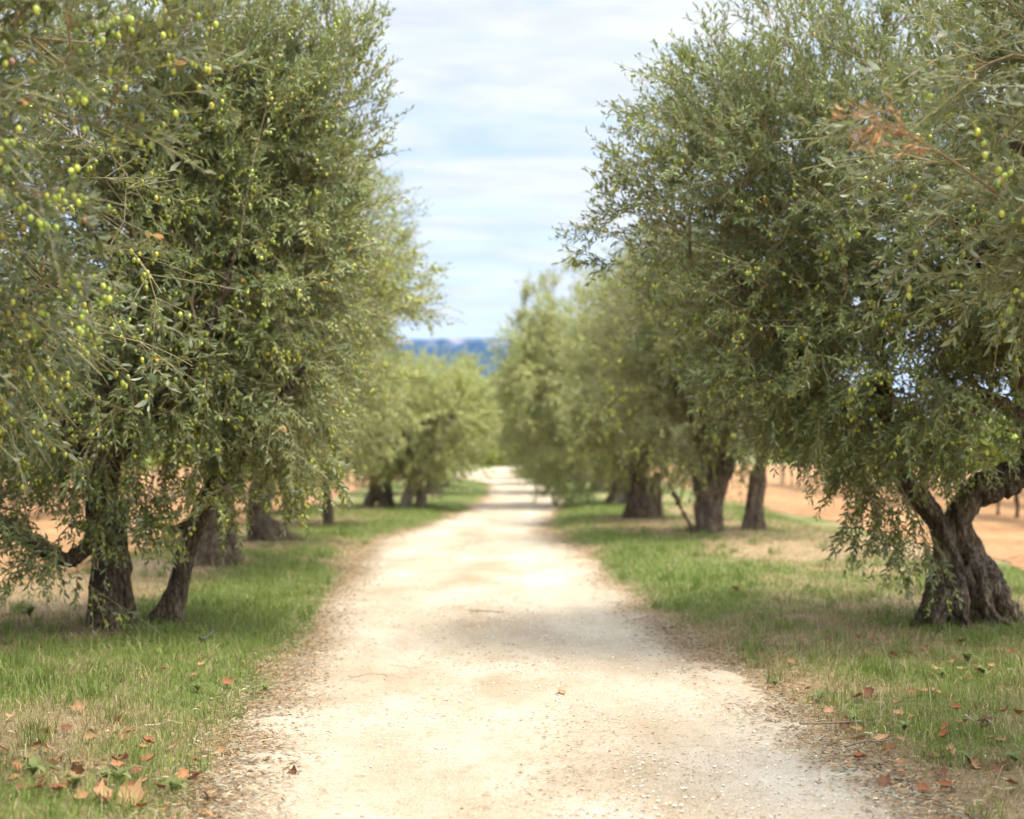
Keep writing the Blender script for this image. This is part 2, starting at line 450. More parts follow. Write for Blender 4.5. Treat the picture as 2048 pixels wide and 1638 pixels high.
def grow(seeds, attract, pathw=0.25, step=0.16, lift=0.06, jit=0.05):
    """joins every attractor to the nearest branch by a bent twig; returns nodes, parents, branch id of nodes"""
    nodes = [np.asarray(s[0], float) for s in seeds]; par = [s[1] for s in seeds]; plen = [s[2] for s in seeds]
    tang = [np.asarray(s[3], float) for s in seeds]
    cap = len(nodes) + len(attract) * 30
    A = np.zeros((cap, 3)); Ln = np.zeros(cap); T = np.zeros((cap, 3)); P = np.full(cap, -1, np.int64)
    k = len(nodes); A[:k] = nodes; Ln[:k] = plen; T[:k] = tang; P[:k] = par
    bid = np.full(cap, -1, np.int64); endn = []
    root = A[0]
    order = np.argsort(np.linalg.norm(attract - A[:k].mean(0), axis=1))
    for ai in order:
        a = attract[ai]
        dv = a - A[:k]; dd = np.linalg.norm(dv, axis=1)
        al = (dv * T[:k]).sum(1) / np.maximum(dd, 1e-6)
        i = int(np.argmin(dd * (1.25 - 0.4 * al) + pathw * Ln[:k]))
        b = A[i]; d = dd[i]
        n = max(2, int(d / step))
        if k + n >= cap: break
        ctrl = b + T[i] * d * 0.35 + (a - b) * 0.2 + np.array([0, 0, lift * d]) + rng.normal(0, jit, 3) * d
        prev = i
        for j in range(1, n + 1):
            t = j / n
            q = (1 - t) ** 2 * b + 2 * t * (1 - t) * ctrl + t * t * a
            A[k] = q; P[k] = prev; T[k] = (q - A[prev]) / max(np.linalg.norm(q - A[prev]), 1e-6)
            Ln[k] = Ln[prev] + np.linalg.norm(q - A[prev]); bid[k] = ai
            prev = k; k += 1
        endn.append(prev)
    return A[:k], P[:k], T[:k], np.array(endn), bid[:k]

def sample_lobes(lobes, n, seed, gap=0.36, zmin=None):
    """points in a union of lumpy ellipsoids, thicker towards the outside, with holes"""
    r = np.random.default_rng(seed)
    w = np.array([l[6] * l[3] * l[4] * l[5] for l in lobes]); w = w / w.sum()
    out = []
    while sum(len(o) for o in out) < n:
        k = r.choice(len(lobes), n * 2, p=w)
        d = unit(r.normal(size=(n * 2, 3)))
        u = r.random(n * 2) ** 0.42
        l = np.array([l[:6] for l in lobes])[k]
        lump = 0.74 + 0.52 * fbm(d[:, 0] * 2.6 + k * 7.3, d[:, 1] * 2.6, d[:, 2] * 2.6, seed=seed, octv=3)
        p = l[:, :3] + d * l[:, 3:6] * (u * lump)[:, None]
        keep = fbm(p[:, 0] * 1.5, p[:, 1] * 1.5, p[:, 2] * 1.5, seed=seed + 5, octv=2) > gap
        if zmin is not None: keep &= p[:, 2] > zmin(p[:, 0], p[:, 1])
        out.append(p[keep])
    return np.concatenate(out)[:n]

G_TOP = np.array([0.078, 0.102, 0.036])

def make_crown(name, parent, origin, limbs, lobes, n_att, per, kleaf, leaf_len, seed, simple=False, olive_n=0, single=0,
               zmin=None, gap=0.36, shoot=(0.2, 0.42), warm=0.0, droop=0.08, step=0.16, tw=1.0, extra_att=None, bare=.12, tone=1.0):
    r = np.random.default_rng(seed)
    origin = np.asarray(origin, float)
    seeds = []
    for lm in limbs:
        c = catmull(np.asarray(lm)[:, :3], 5)
        t = unit(np.gradient(c, axis=0))
        L = 0
        for i in range(len(c)):
            if i: L += np.linalg.norm(c[i] - c[i - 1])
            if i >= len(c) // 4:
                first = (i == max(len(c) // 4, 0))
                seeds.append((c[i], -1 if (first or not seeds) else len(seeds) - 1, L * .5, t[i]))
    att = sample_lobes(lobes, n_att, seed, gap, zmin)
    if extra_att is not None: att = np.vstack([att, extra_att])
    nd, pa, tg, ends, bid = grow(seeds, att, step=step)
    # pipe model radii
    cnt = np.zeros(len(nd)); cnt[ends] = 1
    for i in range(len(nd) - 1, -1, -1):
        if pa[i] >= 0: cnt[pa[i]] += cnt[i]
    rad = 0.0021 * tw * np.maximum(cnt, 1) ** 0.42
    rad = np.minimum(rad, 0.05)
    mb = MB()
    ok = (pa >= 0) & (bid >= 0)
    i = np.nonzero(ok)[0]
    q = np.clip((rad[i] - 0.002) / 0.02, 0, 1)[:, None]
    tc = (1 - q) * np.array([0.33, 0.24, 0.125]) + q * np.array([0.14, 0.10, 0.07])
    tc = tc * r.uniform(0.7, 1.25, (len(i), 1))
    segs(mb, nd[pa[i]], nd[i], np.minimum(rad[pa[i]], rad[i] * 1.5), rad[i], tc, 1, 3 if simple else 4)
    # leafy shoots at branch ends and along the outer part of every twig
    cand = np.concatenate([np.repeat(ends, 2), r.choice(i, max(len(ends) * (per - 2), 1))]) if per > 2 else np.repeat(ends, per)
    cand = cand[rad[cand] < 0.012 * tw]
    ctr = np.array([l[:3] for l in lobes]); cw = np.array([l[3] * l[4] * l[5] for l in lobes])
    cen = (ctr * cw[:, None]).sum(0) / cw.sum(); ztop = max(l[2] + l[5] for l in lobes)
    b = nd[cand]; out = unit(b - cen); up = (b[:, 2] - cen[2]) / max(ztop - cen[2], .1)
    d = unit(0.55 * out + 0.5 * tg[cand] + 0.42 * r.normal(size=b.shape) + np.stack([0 * up, 0 * up, np.clip(0.1 + 0.45 * up, -0.2, 0.5)], 1))
    S = len(b); L = r.uniform(*shoot, S)
    dr = droop * r.uniform(0.2, 1.6, S) * np.clip(1 - .6 * up, .25, 1.6)
    def on(t):
        return b + d * (L * t)[:, None] - np.array([0, 0, 1.0]) * (dr * L * t * t)[:, None]
    ns = 2 if simple else 3
    scol = np.array([0.27, 0.235, 0.12]) * r.uniform(0.7, 1.3, (S, 1))
    for j in range(ns):
        segs(mb, on(np.full(S, j / ns)), on(np.full(S, (j + 1) / ns)), 0.0020 * tw * (1 - .3 * j / ns), 0.0020 * tw * (1 - .3 * (j + 1) / ns), scol, 1, 3)
    ph = r.uniform(0, np.pi, S); leafy = np.where(r.random(S) < bare, .25, .95)
    shade = r.uniform(0.75, 1.25, (S, 1)); wm = np.clip(r.normal(warm, 0.16, (S, 1)), 0, 1)
    ref = np.where(np.abs(d[:, 2:3]) > 0.92, np.array([[1., 0, 0]]), np.array([[0, 0, 1.]]))
    sa = unit(np.cross(d, ref)); sb = np.cross(d, sa)
    allp, alld, alln, allL, allc = [], [], [], [], []
    for k in range(kleaf):
        t = np.clip(0.12 + 0.88 * (k // 2 + .5) / (kleaf / 2) + r.normal(0, .03, S), 0.02, 1)
        p = on(t)
        tan = unit(d - np.array([0, 0, 1.0]) * (2 * dr * t)[:, None])
        a = ph + (k % 2) * np.pi + (k // 2) * 1.45 + r.normal(0, .35, S)
        sd = sa * np.cos(a)[:, None] + sb * np.sin(a)[:, None]
        tipward = 0.55 + 0.7 * t[:, None]
        ld = unit(tan * tipward + sd * 0.85 + r.normal(0, .16, p.shape))
        nn = unit(tan * 0.75 - sd * 0.25 + np.array([0, 0, .75]) + r.normal(0, .35, p.shape))
        ln = leaf_len * r.uniform(.65, 1.2, S) * np.where(t > .9, .75, 1)
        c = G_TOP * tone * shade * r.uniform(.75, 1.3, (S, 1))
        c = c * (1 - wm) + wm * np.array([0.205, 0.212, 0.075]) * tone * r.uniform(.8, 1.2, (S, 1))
        od = (r.random(S) < 0.006)[:, None]
        c = np.where(od, np.array([0.42, 0.20, 0.05]), c)
        keep = r.random(S) < leafy
        allp.append(p[keep]); alld.append(ld[keep]); alln.append(nn[keep]); allL.append(ln[keep]); allc.append(c[keep])
    p = np.concatenate(allp); ln = np.concatenate(allL)
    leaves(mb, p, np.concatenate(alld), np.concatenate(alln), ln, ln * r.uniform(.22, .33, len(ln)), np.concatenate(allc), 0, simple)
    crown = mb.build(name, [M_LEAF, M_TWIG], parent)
    # olives hang in small bunches from the shoots, mostly in the lower crown
    if olive_n:
        wgt = np.clip(1.15 - 0.75 * up, .12, 1.6); wgt = wgt * (fbm(b[:, 0] * 1.3, b[:, 1] * 1.3, b[:, 2] * 1.3, seed=seed + 8) > .42)
        rn = np.linalg.norm((b - cen) / (b.std(0) * 2), axis=1); wgt = wgt * np.clip(rn, .1, 1.6) ** 1.6
        wgt = wgt / wgt.sum()
        ncl = max(1, olive_n // 3)
        s = r.choice(S, ncl, p=wgt)
        pos = []
        for u_ in range(3):
            t = r.uniform(.15, .85, S)
            pos.append(on(t)[s] + r.normal(0, .012, (ncl, 3)) - np.array([0, 0, .026]))
        pos = np.concatenate(pos)
        w = pos + origin
        fx = w[:, 0] / np.maximum(w[:, 1], .1) * FPX + 1024; fy = 890 - (w[:, 2] - CAM_H) / np.maximum(w[:, 1], .1) * FPX
        inside = (fx > 5) & (fx < 2043) & (fy > 5) & (fy < 1630)
        dist = np.linalg.norm(w - np.array([0, 0, CAM_H]), axis=1) + np.where(inside, 0, 100)
        o_ = np.argsort(dist)
        ind = o_[:single]; rest = o_[single:]
        for z, k in enumerate(ind):
            ob = bpy.data.objects.new('olive', (OLIVE_A, OLIVE_B, OLIVE_C, OLIVE_B, OLIVE_A, OLIVE_D if z % 24 == 5 else OLIVE_C)[z % 6]); COL.objects.link(ob)
            ob.parent = crown; ob.location = pos[k]; ob.rotation_euler = (r.normal(0, .3), r.normal(0, .3), 0)
            sc = r.uniform(.85, 1.2); ob.scale = (sc, sc, sc)
        if len(rest):
            mo = MB()
            cc = np.array([0.40, 0.44, 0.06]) * r.uniform(.45, 1.2, (len(rest), 1))
            yl = (r.random(len(rest)) < .12)[:, None]; cc = np.where(yl, np.array([.50, .42, .05]), cc)
            sc = r.uniform(.85, 1.2, len(rest)) * (1.0 if not simple else 1.5)
            sphere_mb(mo, pos[rest], .0102 * sc, .0132 * sc, cc, 6, 4)
            oo = mo.build('olive_fruit', M_OLIVE, crown); oo['kind'] = 'stuff'
    return crown

def P(base, pts):
    """photo pixels (px, py, depth, radius) to strand points relative to base"""
    return [tuple(at(px, py, Y) - base) + (r,) for px, py, Y, r in pts]

def olive_tree(label, x, y, rz=0.0, s=1.0):
    z = float(height(x, y))
    e = empty('olive_tree', (x, y, z), rz, s)
    tag(e, label, 'tree', 'olive trees lining the gravel path')
    return e, np.array([x, y, z])

# ------------------------------------------------------------------ where things stand
T_L0, T_R0 = (-3.75, 6.0), (3.95, 6.2)
T_L1, T_L1B, T_R1 = (-3.08, 10.9), (-2.60, 11.15), (3.45, 11.2)
T_L2, T_L3, T_L4 = (-3.42, 16.4), (-3.45, 20.3), (-3.25, 25.2)
T_R2, T_R2B, T_R3 = (3.04, 22.0), (3.75, 22.4), (2.42, 26.7)
MOUNDS += [(*T_L0, .1, .8), (*T_R0, .1, .8), (-2.95, 11.0, .05, .9), (*T_R1, .04, .9), (*T_L2, .06, .8), (-3.3, 20.3, .08, .9),
           (*T_R2, .06, .8), (*T_R2B, .05, .7), (*T_R3, .06, .9)]

# ---- near olive whose trunk stands just outside the frame on the left
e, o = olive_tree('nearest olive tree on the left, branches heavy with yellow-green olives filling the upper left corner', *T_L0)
limbs = [[(0, 0, 0.9, .14), (.35, -.1, 1.6, .1), (.9, -.25, 2.3, .06), (1.5, -.3, 2.9, .03)],
         [(0, 0, 0.9, .14), (.1, -.3, 1.8, .09), (.3, -.7, 2.7, .05), (.5, -.9, 3.4, .03)],
         [(0, 0, .9, .13), (-.5, .2, 1.8, .08), (-1.0, .3, 2.8, .04)],
         [(0, 0, 1.0, .12), (.45, .35, 1.45, .075), (1.1, .5, 1.75, .05), (1.7, .55, 2.1, .028)]]
trunk_mesh('trunk', [[(0, 0, -.15, .24), (.03, .02, .4, .19), (0, 0, 1.0, .16)], [(.3, .1, -.1, .07), (.12, .05, .3, .1), (.02, 0, .9, .1)],
                     [(-.25, -.15, -.1, .07), (-.1, -.05, .35, .1), (0, 0, .9, .1)]] + limbs, .022, .03, e, 21)
lob = [(0.35, -.15, 2.75, 1.9, 1.75, 1.75, 1.0), (1.75, -.35, 3.2, .95, .9, .8, 1.2), (1.5, -.1, 1.95, .85, .9, .7, 1.1), (-.8, .1, 2.8, 1.4, 1.5, 1.5, .5)]
make_crown('crown', e, o, limbs, lob, 1150, 5, 14, .064, 101, olive_n=5200, single=100, gap=.37, warm=.22, shoot=(.2, .45), tw=1.3, bare=.4, tone=.60,  # low tone puts the shade of unbuilt neighbouring trees into the leaf colour
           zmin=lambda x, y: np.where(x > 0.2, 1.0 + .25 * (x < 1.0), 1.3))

# ---- near olive outside the frame on the right
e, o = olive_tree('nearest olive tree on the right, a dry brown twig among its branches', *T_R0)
limbs = [[(0, 0, 0.9, .14), (-.4, -.1, 1.7, .1), (-.95, -.25, 2.4, .06), (-1.6, -.3, 2.9, .03)],
         [(0, 0, 0.9, .14), (-.1, -.3, 1.8, .09), (-.3, -.7, 2.7, .05), (-.5, -.9, 3.4, .03)],
         [(0, 0, .9, .13), (.5, .2, 1.8, .08), (1.0, .3, 2.8, .04)],
         [(0, 0, 1.0, .12), (-.45, .4, 1.8, .075), (-1.1, .6, 2.4, .045), (-1.6, .7, 2.9, .025)]]
trunk_mesh('trunk', [[(0, 0, -.15, .22), (.03, .02, .4, .18), (0, 0, 1.0, .16)], [(.3, .1, -.1, .07), (.12, .05, .3, .1), (.02, 0, .9, .1)],
                     [(-.25, -.15, -.1, .07), (-.1, -.05, .35, .1), (0, 0, .9, .1)]] + limbs, .022, .03, e, 22)
lob = [(-.2, -.1, 2.95, 1.75, 1.75, 1.5, 1.0), (-1.45, -.2, 2.75, .95, .9, .9, 1.0), (.7, .1, 2.8, 1.4, 1.5, 1.5, .5)]
c_r0 = make_crown('crown', e, o, limbs, lob, 950, 5, 14, .066, 102, olive_n=900, single=100, gap=.42, warm=.42, shoot=(.22, .48), tw=1.2, droop=.12, bare=.15, tone=.74,  # low tone paints shade into this crown's leaves as well
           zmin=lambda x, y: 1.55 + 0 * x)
# dry spray of dead leaves
mb = MB(); rr = np.random.default_rng(5)
stem = catmull(np.array(P(o, [(2010, 400, 5.6, .006), (1930, 340, 5.3, .005), (1870, 300, 5.1, .004), (1800, 265, 5.0, .003), (1740, 245, 4.95, .002)])), 5)
segs(mb, stem[:-1, :3], stem[1:, :3], stem[:-1, 3], stem[1:, 3], np.array([.22, .14, .08]), 0, 5)
for q in range(11):
    i0 = int(rr.integers(5, len(stem) - 2)); a0 = stem[i0, :3]
    t1 = a0 + np.array([-.16, -.03, .02]) * rr.uniform(.6, 1.5) + rr.normal(0, .055, 3); m1 = (a0 + t1) / 2 + np.array([0, 0, .02])
    pts_ = np.array([a0, m1, t1]); segs(mb, pts_[:-1], pts_[1:], .002, .0013, np.array([.30, .19, .10]), 0, 4)
    k = 9; t_ = rr.random((k, 1)); pp = a0 + (t1 - a0) * t_ + np.array([0, 0, .02]) * (1 - np.abs(2 * t_ - 1))
    dd = unit(t1 - a0) + rr.normal(0, .35, (k, 3)) - np.array([0, 0, .35])
    leaves(mb, pp, dd, rr.normal(0, 1, (k, 3)), rr.uniform(.035, .07, k), rr.uniform(.004, .009, k), np.array([.45, .23, .10]) * rr.uniform(.45, 1.25, (k, 1)), 0, curl=.35)
tw_ = mb.build('dead_twig', M_DRY, e); tw_['label'] = 'dry twig with shrivelled orange-brown leaves'

# ---- left pair of trunks
e, o = olive_tree('stout upright olive trunk on the left with shoots hanging round its base', *T_L1)
B = o
body = [P(B, [(232, 1320, 10.9, 0.170), (226, 1230, 10.9, 0.140), (220, 1120, 10.9, 0.128), (205, 1010, 10.9, 0.119), (215, 900, 10.95, 0.111), (235, 800, 11.0, 0.093)]),
        P(B, [(165, 1310, 10.8, 0.051), (195, 1260, 10.82, 0.085), (205, 1150, 10.85, 0.085), (200, 1000, 10.9, 0.085)]),
        P(B, [(290, 1305, 10.85, 0.060), (258, 1250, 10.85, 0.085), (238, 1120, 10.9, 0.085), (240, 1000, 10.95, 0.068)]),
        P(B, [(225, 1325, 10.6, 0.060), (225, 1260, 10.7, 0.076), (215, 1100, 10.8, 0.068)])]
limbs = [P(B, [(205, 1010, 10.9, 0.111), (215, 880, 10.95, 0.093), (250, 740, 11.0, 0.072), (300, 560, 11.0, 0.051), (330, 380, 10.9, 0.034)]),
         P(B, [(200, 1060, 10.85, 0.085), (140, 1120, 10.6, 0.055), (70, 1085, 10.3, 0.043), (-40, 1030, 10.1, 0.025)]),
         P(B, [(205, 980, 10.9, 0.093), (120, 820, 11.0, 0.068), (20, 640, 11.2, 0.051), (-80, 420, 11.3, 0.025)]),
         P(B, [(210, 930, 10.8, 0.076), (330, 800, 10.3, 0.051), (420, 650, 9.9, 0.034), (480, 480, 9.7, 0.017)])]
trunk_mesh('trunk', body + limbs, .018, .028, e, 31)
lob = [(-.1, 0, 2.9, 1.9, 1.9, 2.2, 1.0), (.8, -.4, 3.7, 1.0, 1.1, 1.0, 1.0), (-.6, -.3, 1.75, 1.0, 1.0, .7, 1.0)]
xa = sample_lobes([(-.62, -.55, .72, .5, .35, .42, 1.0), (.15, -.5, .9, .35, .3, .35, .6), (.25, -.35, .18, .4, .3, .14, .5), (-1.2, -.6, .85, .5, .4, .45, 1)], 100, 77, .3)
make_crown('crown', e, o, limbs, lob, 1650, 5, 14, .062, 103, olive_n=6000, single=80, gap=.37, tw=1.35, tone=1.2, warm=.26, extra_att=xa, zmin=lambda x, y: 1.15 + 0 * x)

e, o = olive_tree('slim dark olive trunk on the left leaning steeply towards the path', *T_L1B)
B = o
body = [P(B, [(352, 1295, 11.1, 0.111), (345, 1240, 11.1, 0.085), (362, 1150, 11.1, 0.078), (388, 1060, 11.1, 0.078), (420, 990, 11.05, 0.081), (468, 905, 11.0, 0.074), (510, 800, 11.0, 0.063)]),
        P(B, [(300, 1240, 11.0, 0.037), (330, 1215, 11.05, 0.056), (365, 1130, 11.1, 0.044)]),
        P(B, [(398, 1285, 11.0, 0.037), (368, 1265, 11.05, 0.059), (350, 1215, 11.1, 0.052)]),
        P(B, [(310, 1290, 11.2, 0.044), (340, 1260, 11.15, 0.074), (350, 1220, 11.1, 0.059)])]
limbs = [P(B, [(468, 905, 11.0, 0.074), (515, 800, 11.0, 0.063), (545, 690, 11.0, 0.044), (560, 520, 11.0, 0.026)]),
         P(B, [(400, 1035, 11.1, 0.052), (340, 1060, 11.3, 0.033), (290, 1030, 11.6, 0.026)]),
         P(B, [(440, 960, 11.0, 0.059), (540, 830, 10.7, 0.037), (610, 730, 10.4, 0.018)])]
trunk_mesh('trunk', body + limbs, .014, .016, e, 32)
lob = [(.40, -.1, 2.8, 1.0, 1.2, 1.25, 1.0), (.6, -.4, 1.75, .75, .75, .6, 1.0), (.8, .1, 4.0, .78, 1.0, 1.1, 1.0)]
xa = sample_lobes([(.35, -.5, 1.0, .55, .4, .3, 1.0), (.9, -.3, 1.1, .45, .4, .25, 1.0)], 26, 78, .3)
make_crown('crown', e, o, limbs, lob, 1050, 5, 14, .062, 104, olive_n=5000, single=80, gap=.37, tw=1.35, tone=1.3, warm=.40, extra_att=xa, zmin=lambda x, y: 1.25 + 0 * x)

# ---- right fork-trunked olive
e, o = olive_tree('gnarled fork-trunked olive tree on the right with wide flaring roots', *T_R1)
B = o
body = [P(B, [(1905, 1300, 11.1, 0.163), (1903, 1200, 11.15, 0.129), (1902, 1110, 11.2, 0.112), (1915, 1040, 11.2, 0.107), (1950, 985, 11.2, 0.112), (2010, 960, 11.1, 0.116), (2090, 925, 11.0, 0.103)]),
        P(B, [(1830, 1285, 11.0, 0.052), (1855, 1230, 11.05, 0.073), (1880, 1150, 11.1, 0.073), (1888, 1070, 11.15, 0.073), (1850, 1010, 11.2, 0.073), (1800, 950, 11.3, 0.065)]),
        P(B, [(1790, 1290, 10.8, 0.034), (1835, 1262, 10.95, 0.052), (1870, 1190, 11.05, 0.060)]),
        P(B, [(2085, 1272, 11.2, .06), (2030, 1238, 11.2, .085), (1980, 1165, 11.2, .09), (1937, 1085, 11.2, .085), (1922, 1020, 11.2, .05), (1925, 985, 11.2, .02)]),
        P(B, [(2030, 1282, 10.95, .05), (1988, 1235, 11.0, .095), (1950, 1160, 11.1, .09), (1922, 1080, 11.16, .07), (1915, 1010, 11.2, .03)]),
        P(B, [(1975, 1300, 11.1, .08), (1958, 1230, 11.12, .12), (1938, 1140, 11.17, .10), (1918, 1060, 11.2, .07), (1915, 1000, 11.2, .03)]),
        P(B, [(1935, 1300, 10.75, 0.043), (1930, 1240, 10.85, 0.069), (1912, 1150, 11.06, 0.069), (1906, 1070, 11.15, .05), (1908, 1010, 11.2, .02)]),
        P(B, [(1880, 1295, 10.75, 0.052), (1880, 1240, 10.85, 0.077), (1898, 1150, 11.08, 0.069), (1900, 1070, 11.17, .05), (1905, 1010, 11.2, .02)]),
        P(B, [(1850, 1200, 11.15, 0.043), (1865, 1225, 11.15, 0.086), (1870, 1290, 11.2, 0.086)])]
limbs = [P(B, [(1950, 985, 11.2, .13), (2010, 960, 11.1, .13), (2090, 920, 11.0, .11), (2180, 800, 11.0, .08), (2240, 560, 10.8, .05), (2200, 350, 10.7, .03)]),
         P(B, [(1850, 1010, 11.2, .085), (1800, 950, 11.3, .075), (1770, 850, 11.2, .065), (1760, 700, 11.1, .05), (1740, 480, 11.0, .03)]),
         P(B, [(1800, 950, 11.3, .06), (1700, 820, 10.9, .045), (1590, 700, 10.6, .035), (1460, 540, 10.4, .02)]),
         P(B, [(2060, 930, 11.0, .08), (2050, 820, 10.9, .06), (1990, 640, 10.6, .045), (1900, 430, 10.4, .03)]),
         P(B, [(2050, 850, 10.9, .05), (1990, 800, 10.6, .035), (1930, 835, 10.2, .02)])]
trunk_mesh('trunk', body + limbs, .013, .034, e, 33, twist=2.4, knots=[(-.14, -.42, .09, .08, .14), (.07, -.42, .10, .07, .13), (.30, -.2, .14, .08, .12), (-.02, -.28, .5, .05, .06), (.12, -.2, .34, .06, .07)])
lob = [(-.1, -.2, 3.2, 2.2, 2.0, 2.2, 1.0), (-1.75, -.5, 3.35, 1.05, 1.1, 1.05, 1.15), (-1.1, -.7, 1.95, 1.0, 1.0, .65, 1.1), (-.35, -.7, 1.85, 1.0, .9, .75, 1.2), (.8, -.4, 2.5, 1.25, 1.1, .85, 1.5)]
xa = sample_lobes([(-.72, -.55, .95, .32, .3, .3, 1.0), (-.45, -.5, .55, .28, .25, .25, .8), (-.95, -.6, 1.3, .4, .4, .25, .7)], 42, 79, .3)
make_crown('crown', e, o, limbs, lob, 3000, 5, 14, .062, 105, olive_n=8500, single=100, gap=.35, tw=1.3, warm=.22, tone=1.35, extra_att=xa,
           zmin=lambda x, y: np.where(x > .15, 2.05, np.where(x > -.8, 1.22, 1.22 + .40 * np.clip(-.8 - x, 0, 2))), droop=.08)

# ---- trees a little further off, each with its own trunk
def generic(label, x, y, h, rx, ry, lean=(0, 0), n_att=620, leaf=.075, seed=1, warm=.35, fork=.8, rt=.19, low=1.0, kinds=3, per=5, kleaf=12, olives=900, gap=.40, flare=1.0, dx=0.0, tone=1.1, pale=False, shape=None, tuck=None):
    tuck = tuck or (99, 0)
    e, o = olive_tree(label, x, y)
    r = np.random.default_rng(seed)
    lx, ly = lean
    body = [[(0, 0, -.15, rt * 1.25), (lx * .2, ly * .2, fork * .45, rt * .95), (lx * .6, ly * .6, fork, rt * .85), (lx, ly, fork * 1.5, rt * .7)]]
    for k in range(6):
        a = k * 1.05 + r.uniform(-.3, .3); q = rt * r.uniform(1.7, 2.6) * flare
        body.append([(math.cos(a) * q, math.sin(a) * q, -.08, rt * .28), (math.cos(a) * q * .6, math.sin(a) * q * .6, fork * .2, rt * .45),
                     (math.cos(a) * rt * .6 + lx * .4, math.sin(a) * rt * .6 + ly * .4, fork * .75, rt * .42)])
    if shape: body = [P(o, st) for st in shape]
    limbs = []
    for k in range(4):
        a = k * 1.57 + r.uniform(-.4, .4)
        c, s = math.cos(a), math.sin(a)
        limbs.append([(lx * .6, ly * .6, fork, rt * .6), (lx + c * rx * .16, ly + s * ry * .16, fork + (h - fork) * .2, rt * .42),
                      (lx + dx * .5 + c * rx * .38, ly + s * ry * .38, fork + (h - fork) * .45, rt * .27), (lx + dx + c * rx * .5, ly + s * ry * .5, fork + (h - fork) * .72, rt * .13)])
    t_ = trunk_mesh('trunk', body + limbs, .028, .035, e, seed + 50)
    if pale: t_.data.materials.clear(); t_.data.materials.append(M_BARK_PALE)
    zc = (low + h) / 2 + .1
    lob = [(lx + dx, ly, zc, rx, ry, (h - low) / 2 + .1, 1.0)]
    for k in range(kinds):
        a = r.uniform(0, 6.28)
        lob.append((lx + dx + math.cos(a) * rx * .55, ly + math.sin(a) * ry * .55, zc + r.uniform(-.3, .35) * (h - low) / 2, rx * .55, ry * .55, (h - low) * .3, 1.0))
    make_crown('crown', e, o, limbs, lob, n_att, per, kleaf, leaf, seed + 200, simple=True, olive_n=olives, gap=gap, warm=warm, tw=1.5, step=.22,
               tone=tone, shoot=(.22, .5), zmin=lambda x, y: np.where(x > tuck[0], tuck[1], 0) + low + .25 * np.sin(3 * x + seed) * np.cos(2 * y), droop=.15)  # raised tone paints sunlit brightness into the further crowns
    return e

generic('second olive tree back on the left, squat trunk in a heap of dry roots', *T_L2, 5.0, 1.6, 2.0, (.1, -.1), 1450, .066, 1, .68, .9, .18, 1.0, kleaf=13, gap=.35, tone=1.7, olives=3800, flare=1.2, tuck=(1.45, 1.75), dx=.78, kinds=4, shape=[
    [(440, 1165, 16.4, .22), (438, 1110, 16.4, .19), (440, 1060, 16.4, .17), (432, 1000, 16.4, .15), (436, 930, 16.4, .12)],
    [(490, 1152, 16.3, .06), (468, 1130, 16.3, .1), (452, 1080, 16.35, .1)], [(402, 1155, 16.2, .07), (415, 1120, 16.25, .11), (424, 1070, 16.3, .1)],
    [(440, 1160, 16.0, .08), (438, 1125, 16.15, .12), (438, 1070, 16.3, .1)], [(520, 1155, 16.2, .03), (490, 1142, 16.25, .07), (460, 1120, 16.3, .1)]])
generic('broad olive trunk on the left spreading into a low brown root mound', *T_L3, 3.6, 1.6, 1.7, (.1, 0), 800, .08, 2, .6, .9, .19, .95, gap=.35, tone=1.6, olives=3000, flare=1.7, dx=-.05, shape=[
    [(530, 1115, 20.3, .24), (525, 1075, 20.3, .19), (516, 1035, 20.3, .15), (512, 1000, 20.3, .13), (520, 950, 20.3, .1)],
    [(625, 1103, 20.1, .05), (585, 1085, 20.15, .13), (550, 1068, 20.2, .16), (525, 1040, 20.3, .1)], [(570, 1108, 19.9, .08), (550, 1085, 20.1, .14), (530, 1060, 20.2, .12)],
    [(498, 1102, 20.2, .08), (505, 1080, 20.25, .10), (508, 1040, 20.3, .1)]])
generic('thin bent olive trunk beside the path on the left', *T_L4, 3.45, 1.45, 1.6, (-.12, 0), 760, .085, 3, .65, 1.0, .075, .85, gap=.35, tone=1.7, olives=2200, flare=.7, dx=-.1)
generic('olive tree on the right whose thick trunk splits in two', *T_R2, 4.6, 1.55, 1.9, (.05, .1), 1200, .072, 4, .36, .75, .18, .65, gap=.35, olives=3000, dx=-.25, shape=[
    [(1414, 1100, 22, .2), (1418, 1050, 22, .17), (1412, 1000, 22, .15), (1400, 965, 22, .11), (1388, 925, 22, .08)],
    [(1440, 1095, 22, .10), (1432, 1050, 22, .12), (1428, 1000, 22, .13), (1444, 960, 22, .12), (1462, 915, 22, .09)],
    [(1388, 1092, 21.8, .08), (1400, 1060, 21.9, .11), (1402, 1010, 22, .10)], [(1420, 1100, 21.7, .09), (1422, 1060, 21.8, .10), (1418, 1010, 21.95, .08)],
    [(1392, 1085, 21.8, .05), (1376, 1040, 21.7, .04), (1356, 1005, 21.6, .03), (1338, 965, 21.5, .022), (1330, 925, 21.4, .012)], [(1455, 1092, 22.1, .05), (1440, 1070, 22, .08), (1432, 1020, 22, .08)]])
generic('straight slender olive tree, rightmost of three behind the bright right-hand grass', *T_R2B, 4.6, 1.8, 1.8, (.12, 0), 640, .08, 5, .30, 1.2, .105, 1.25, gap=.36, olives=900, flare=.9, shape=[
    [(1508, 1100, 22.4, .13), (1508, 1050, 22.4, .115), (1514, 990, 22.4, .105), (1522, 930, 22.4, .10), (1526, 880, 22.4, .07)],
    [(1480, 1090, 22.3, .05), (1490, 1062, 22.3, .075), (1500, 1010, 22.3, .06), (1506, 940, 22.35, .05)], [(1526, 1090, 22.4, .05), (1520, 1060, 22.4, .07), (1518, 1010, 22.4, .06)]])
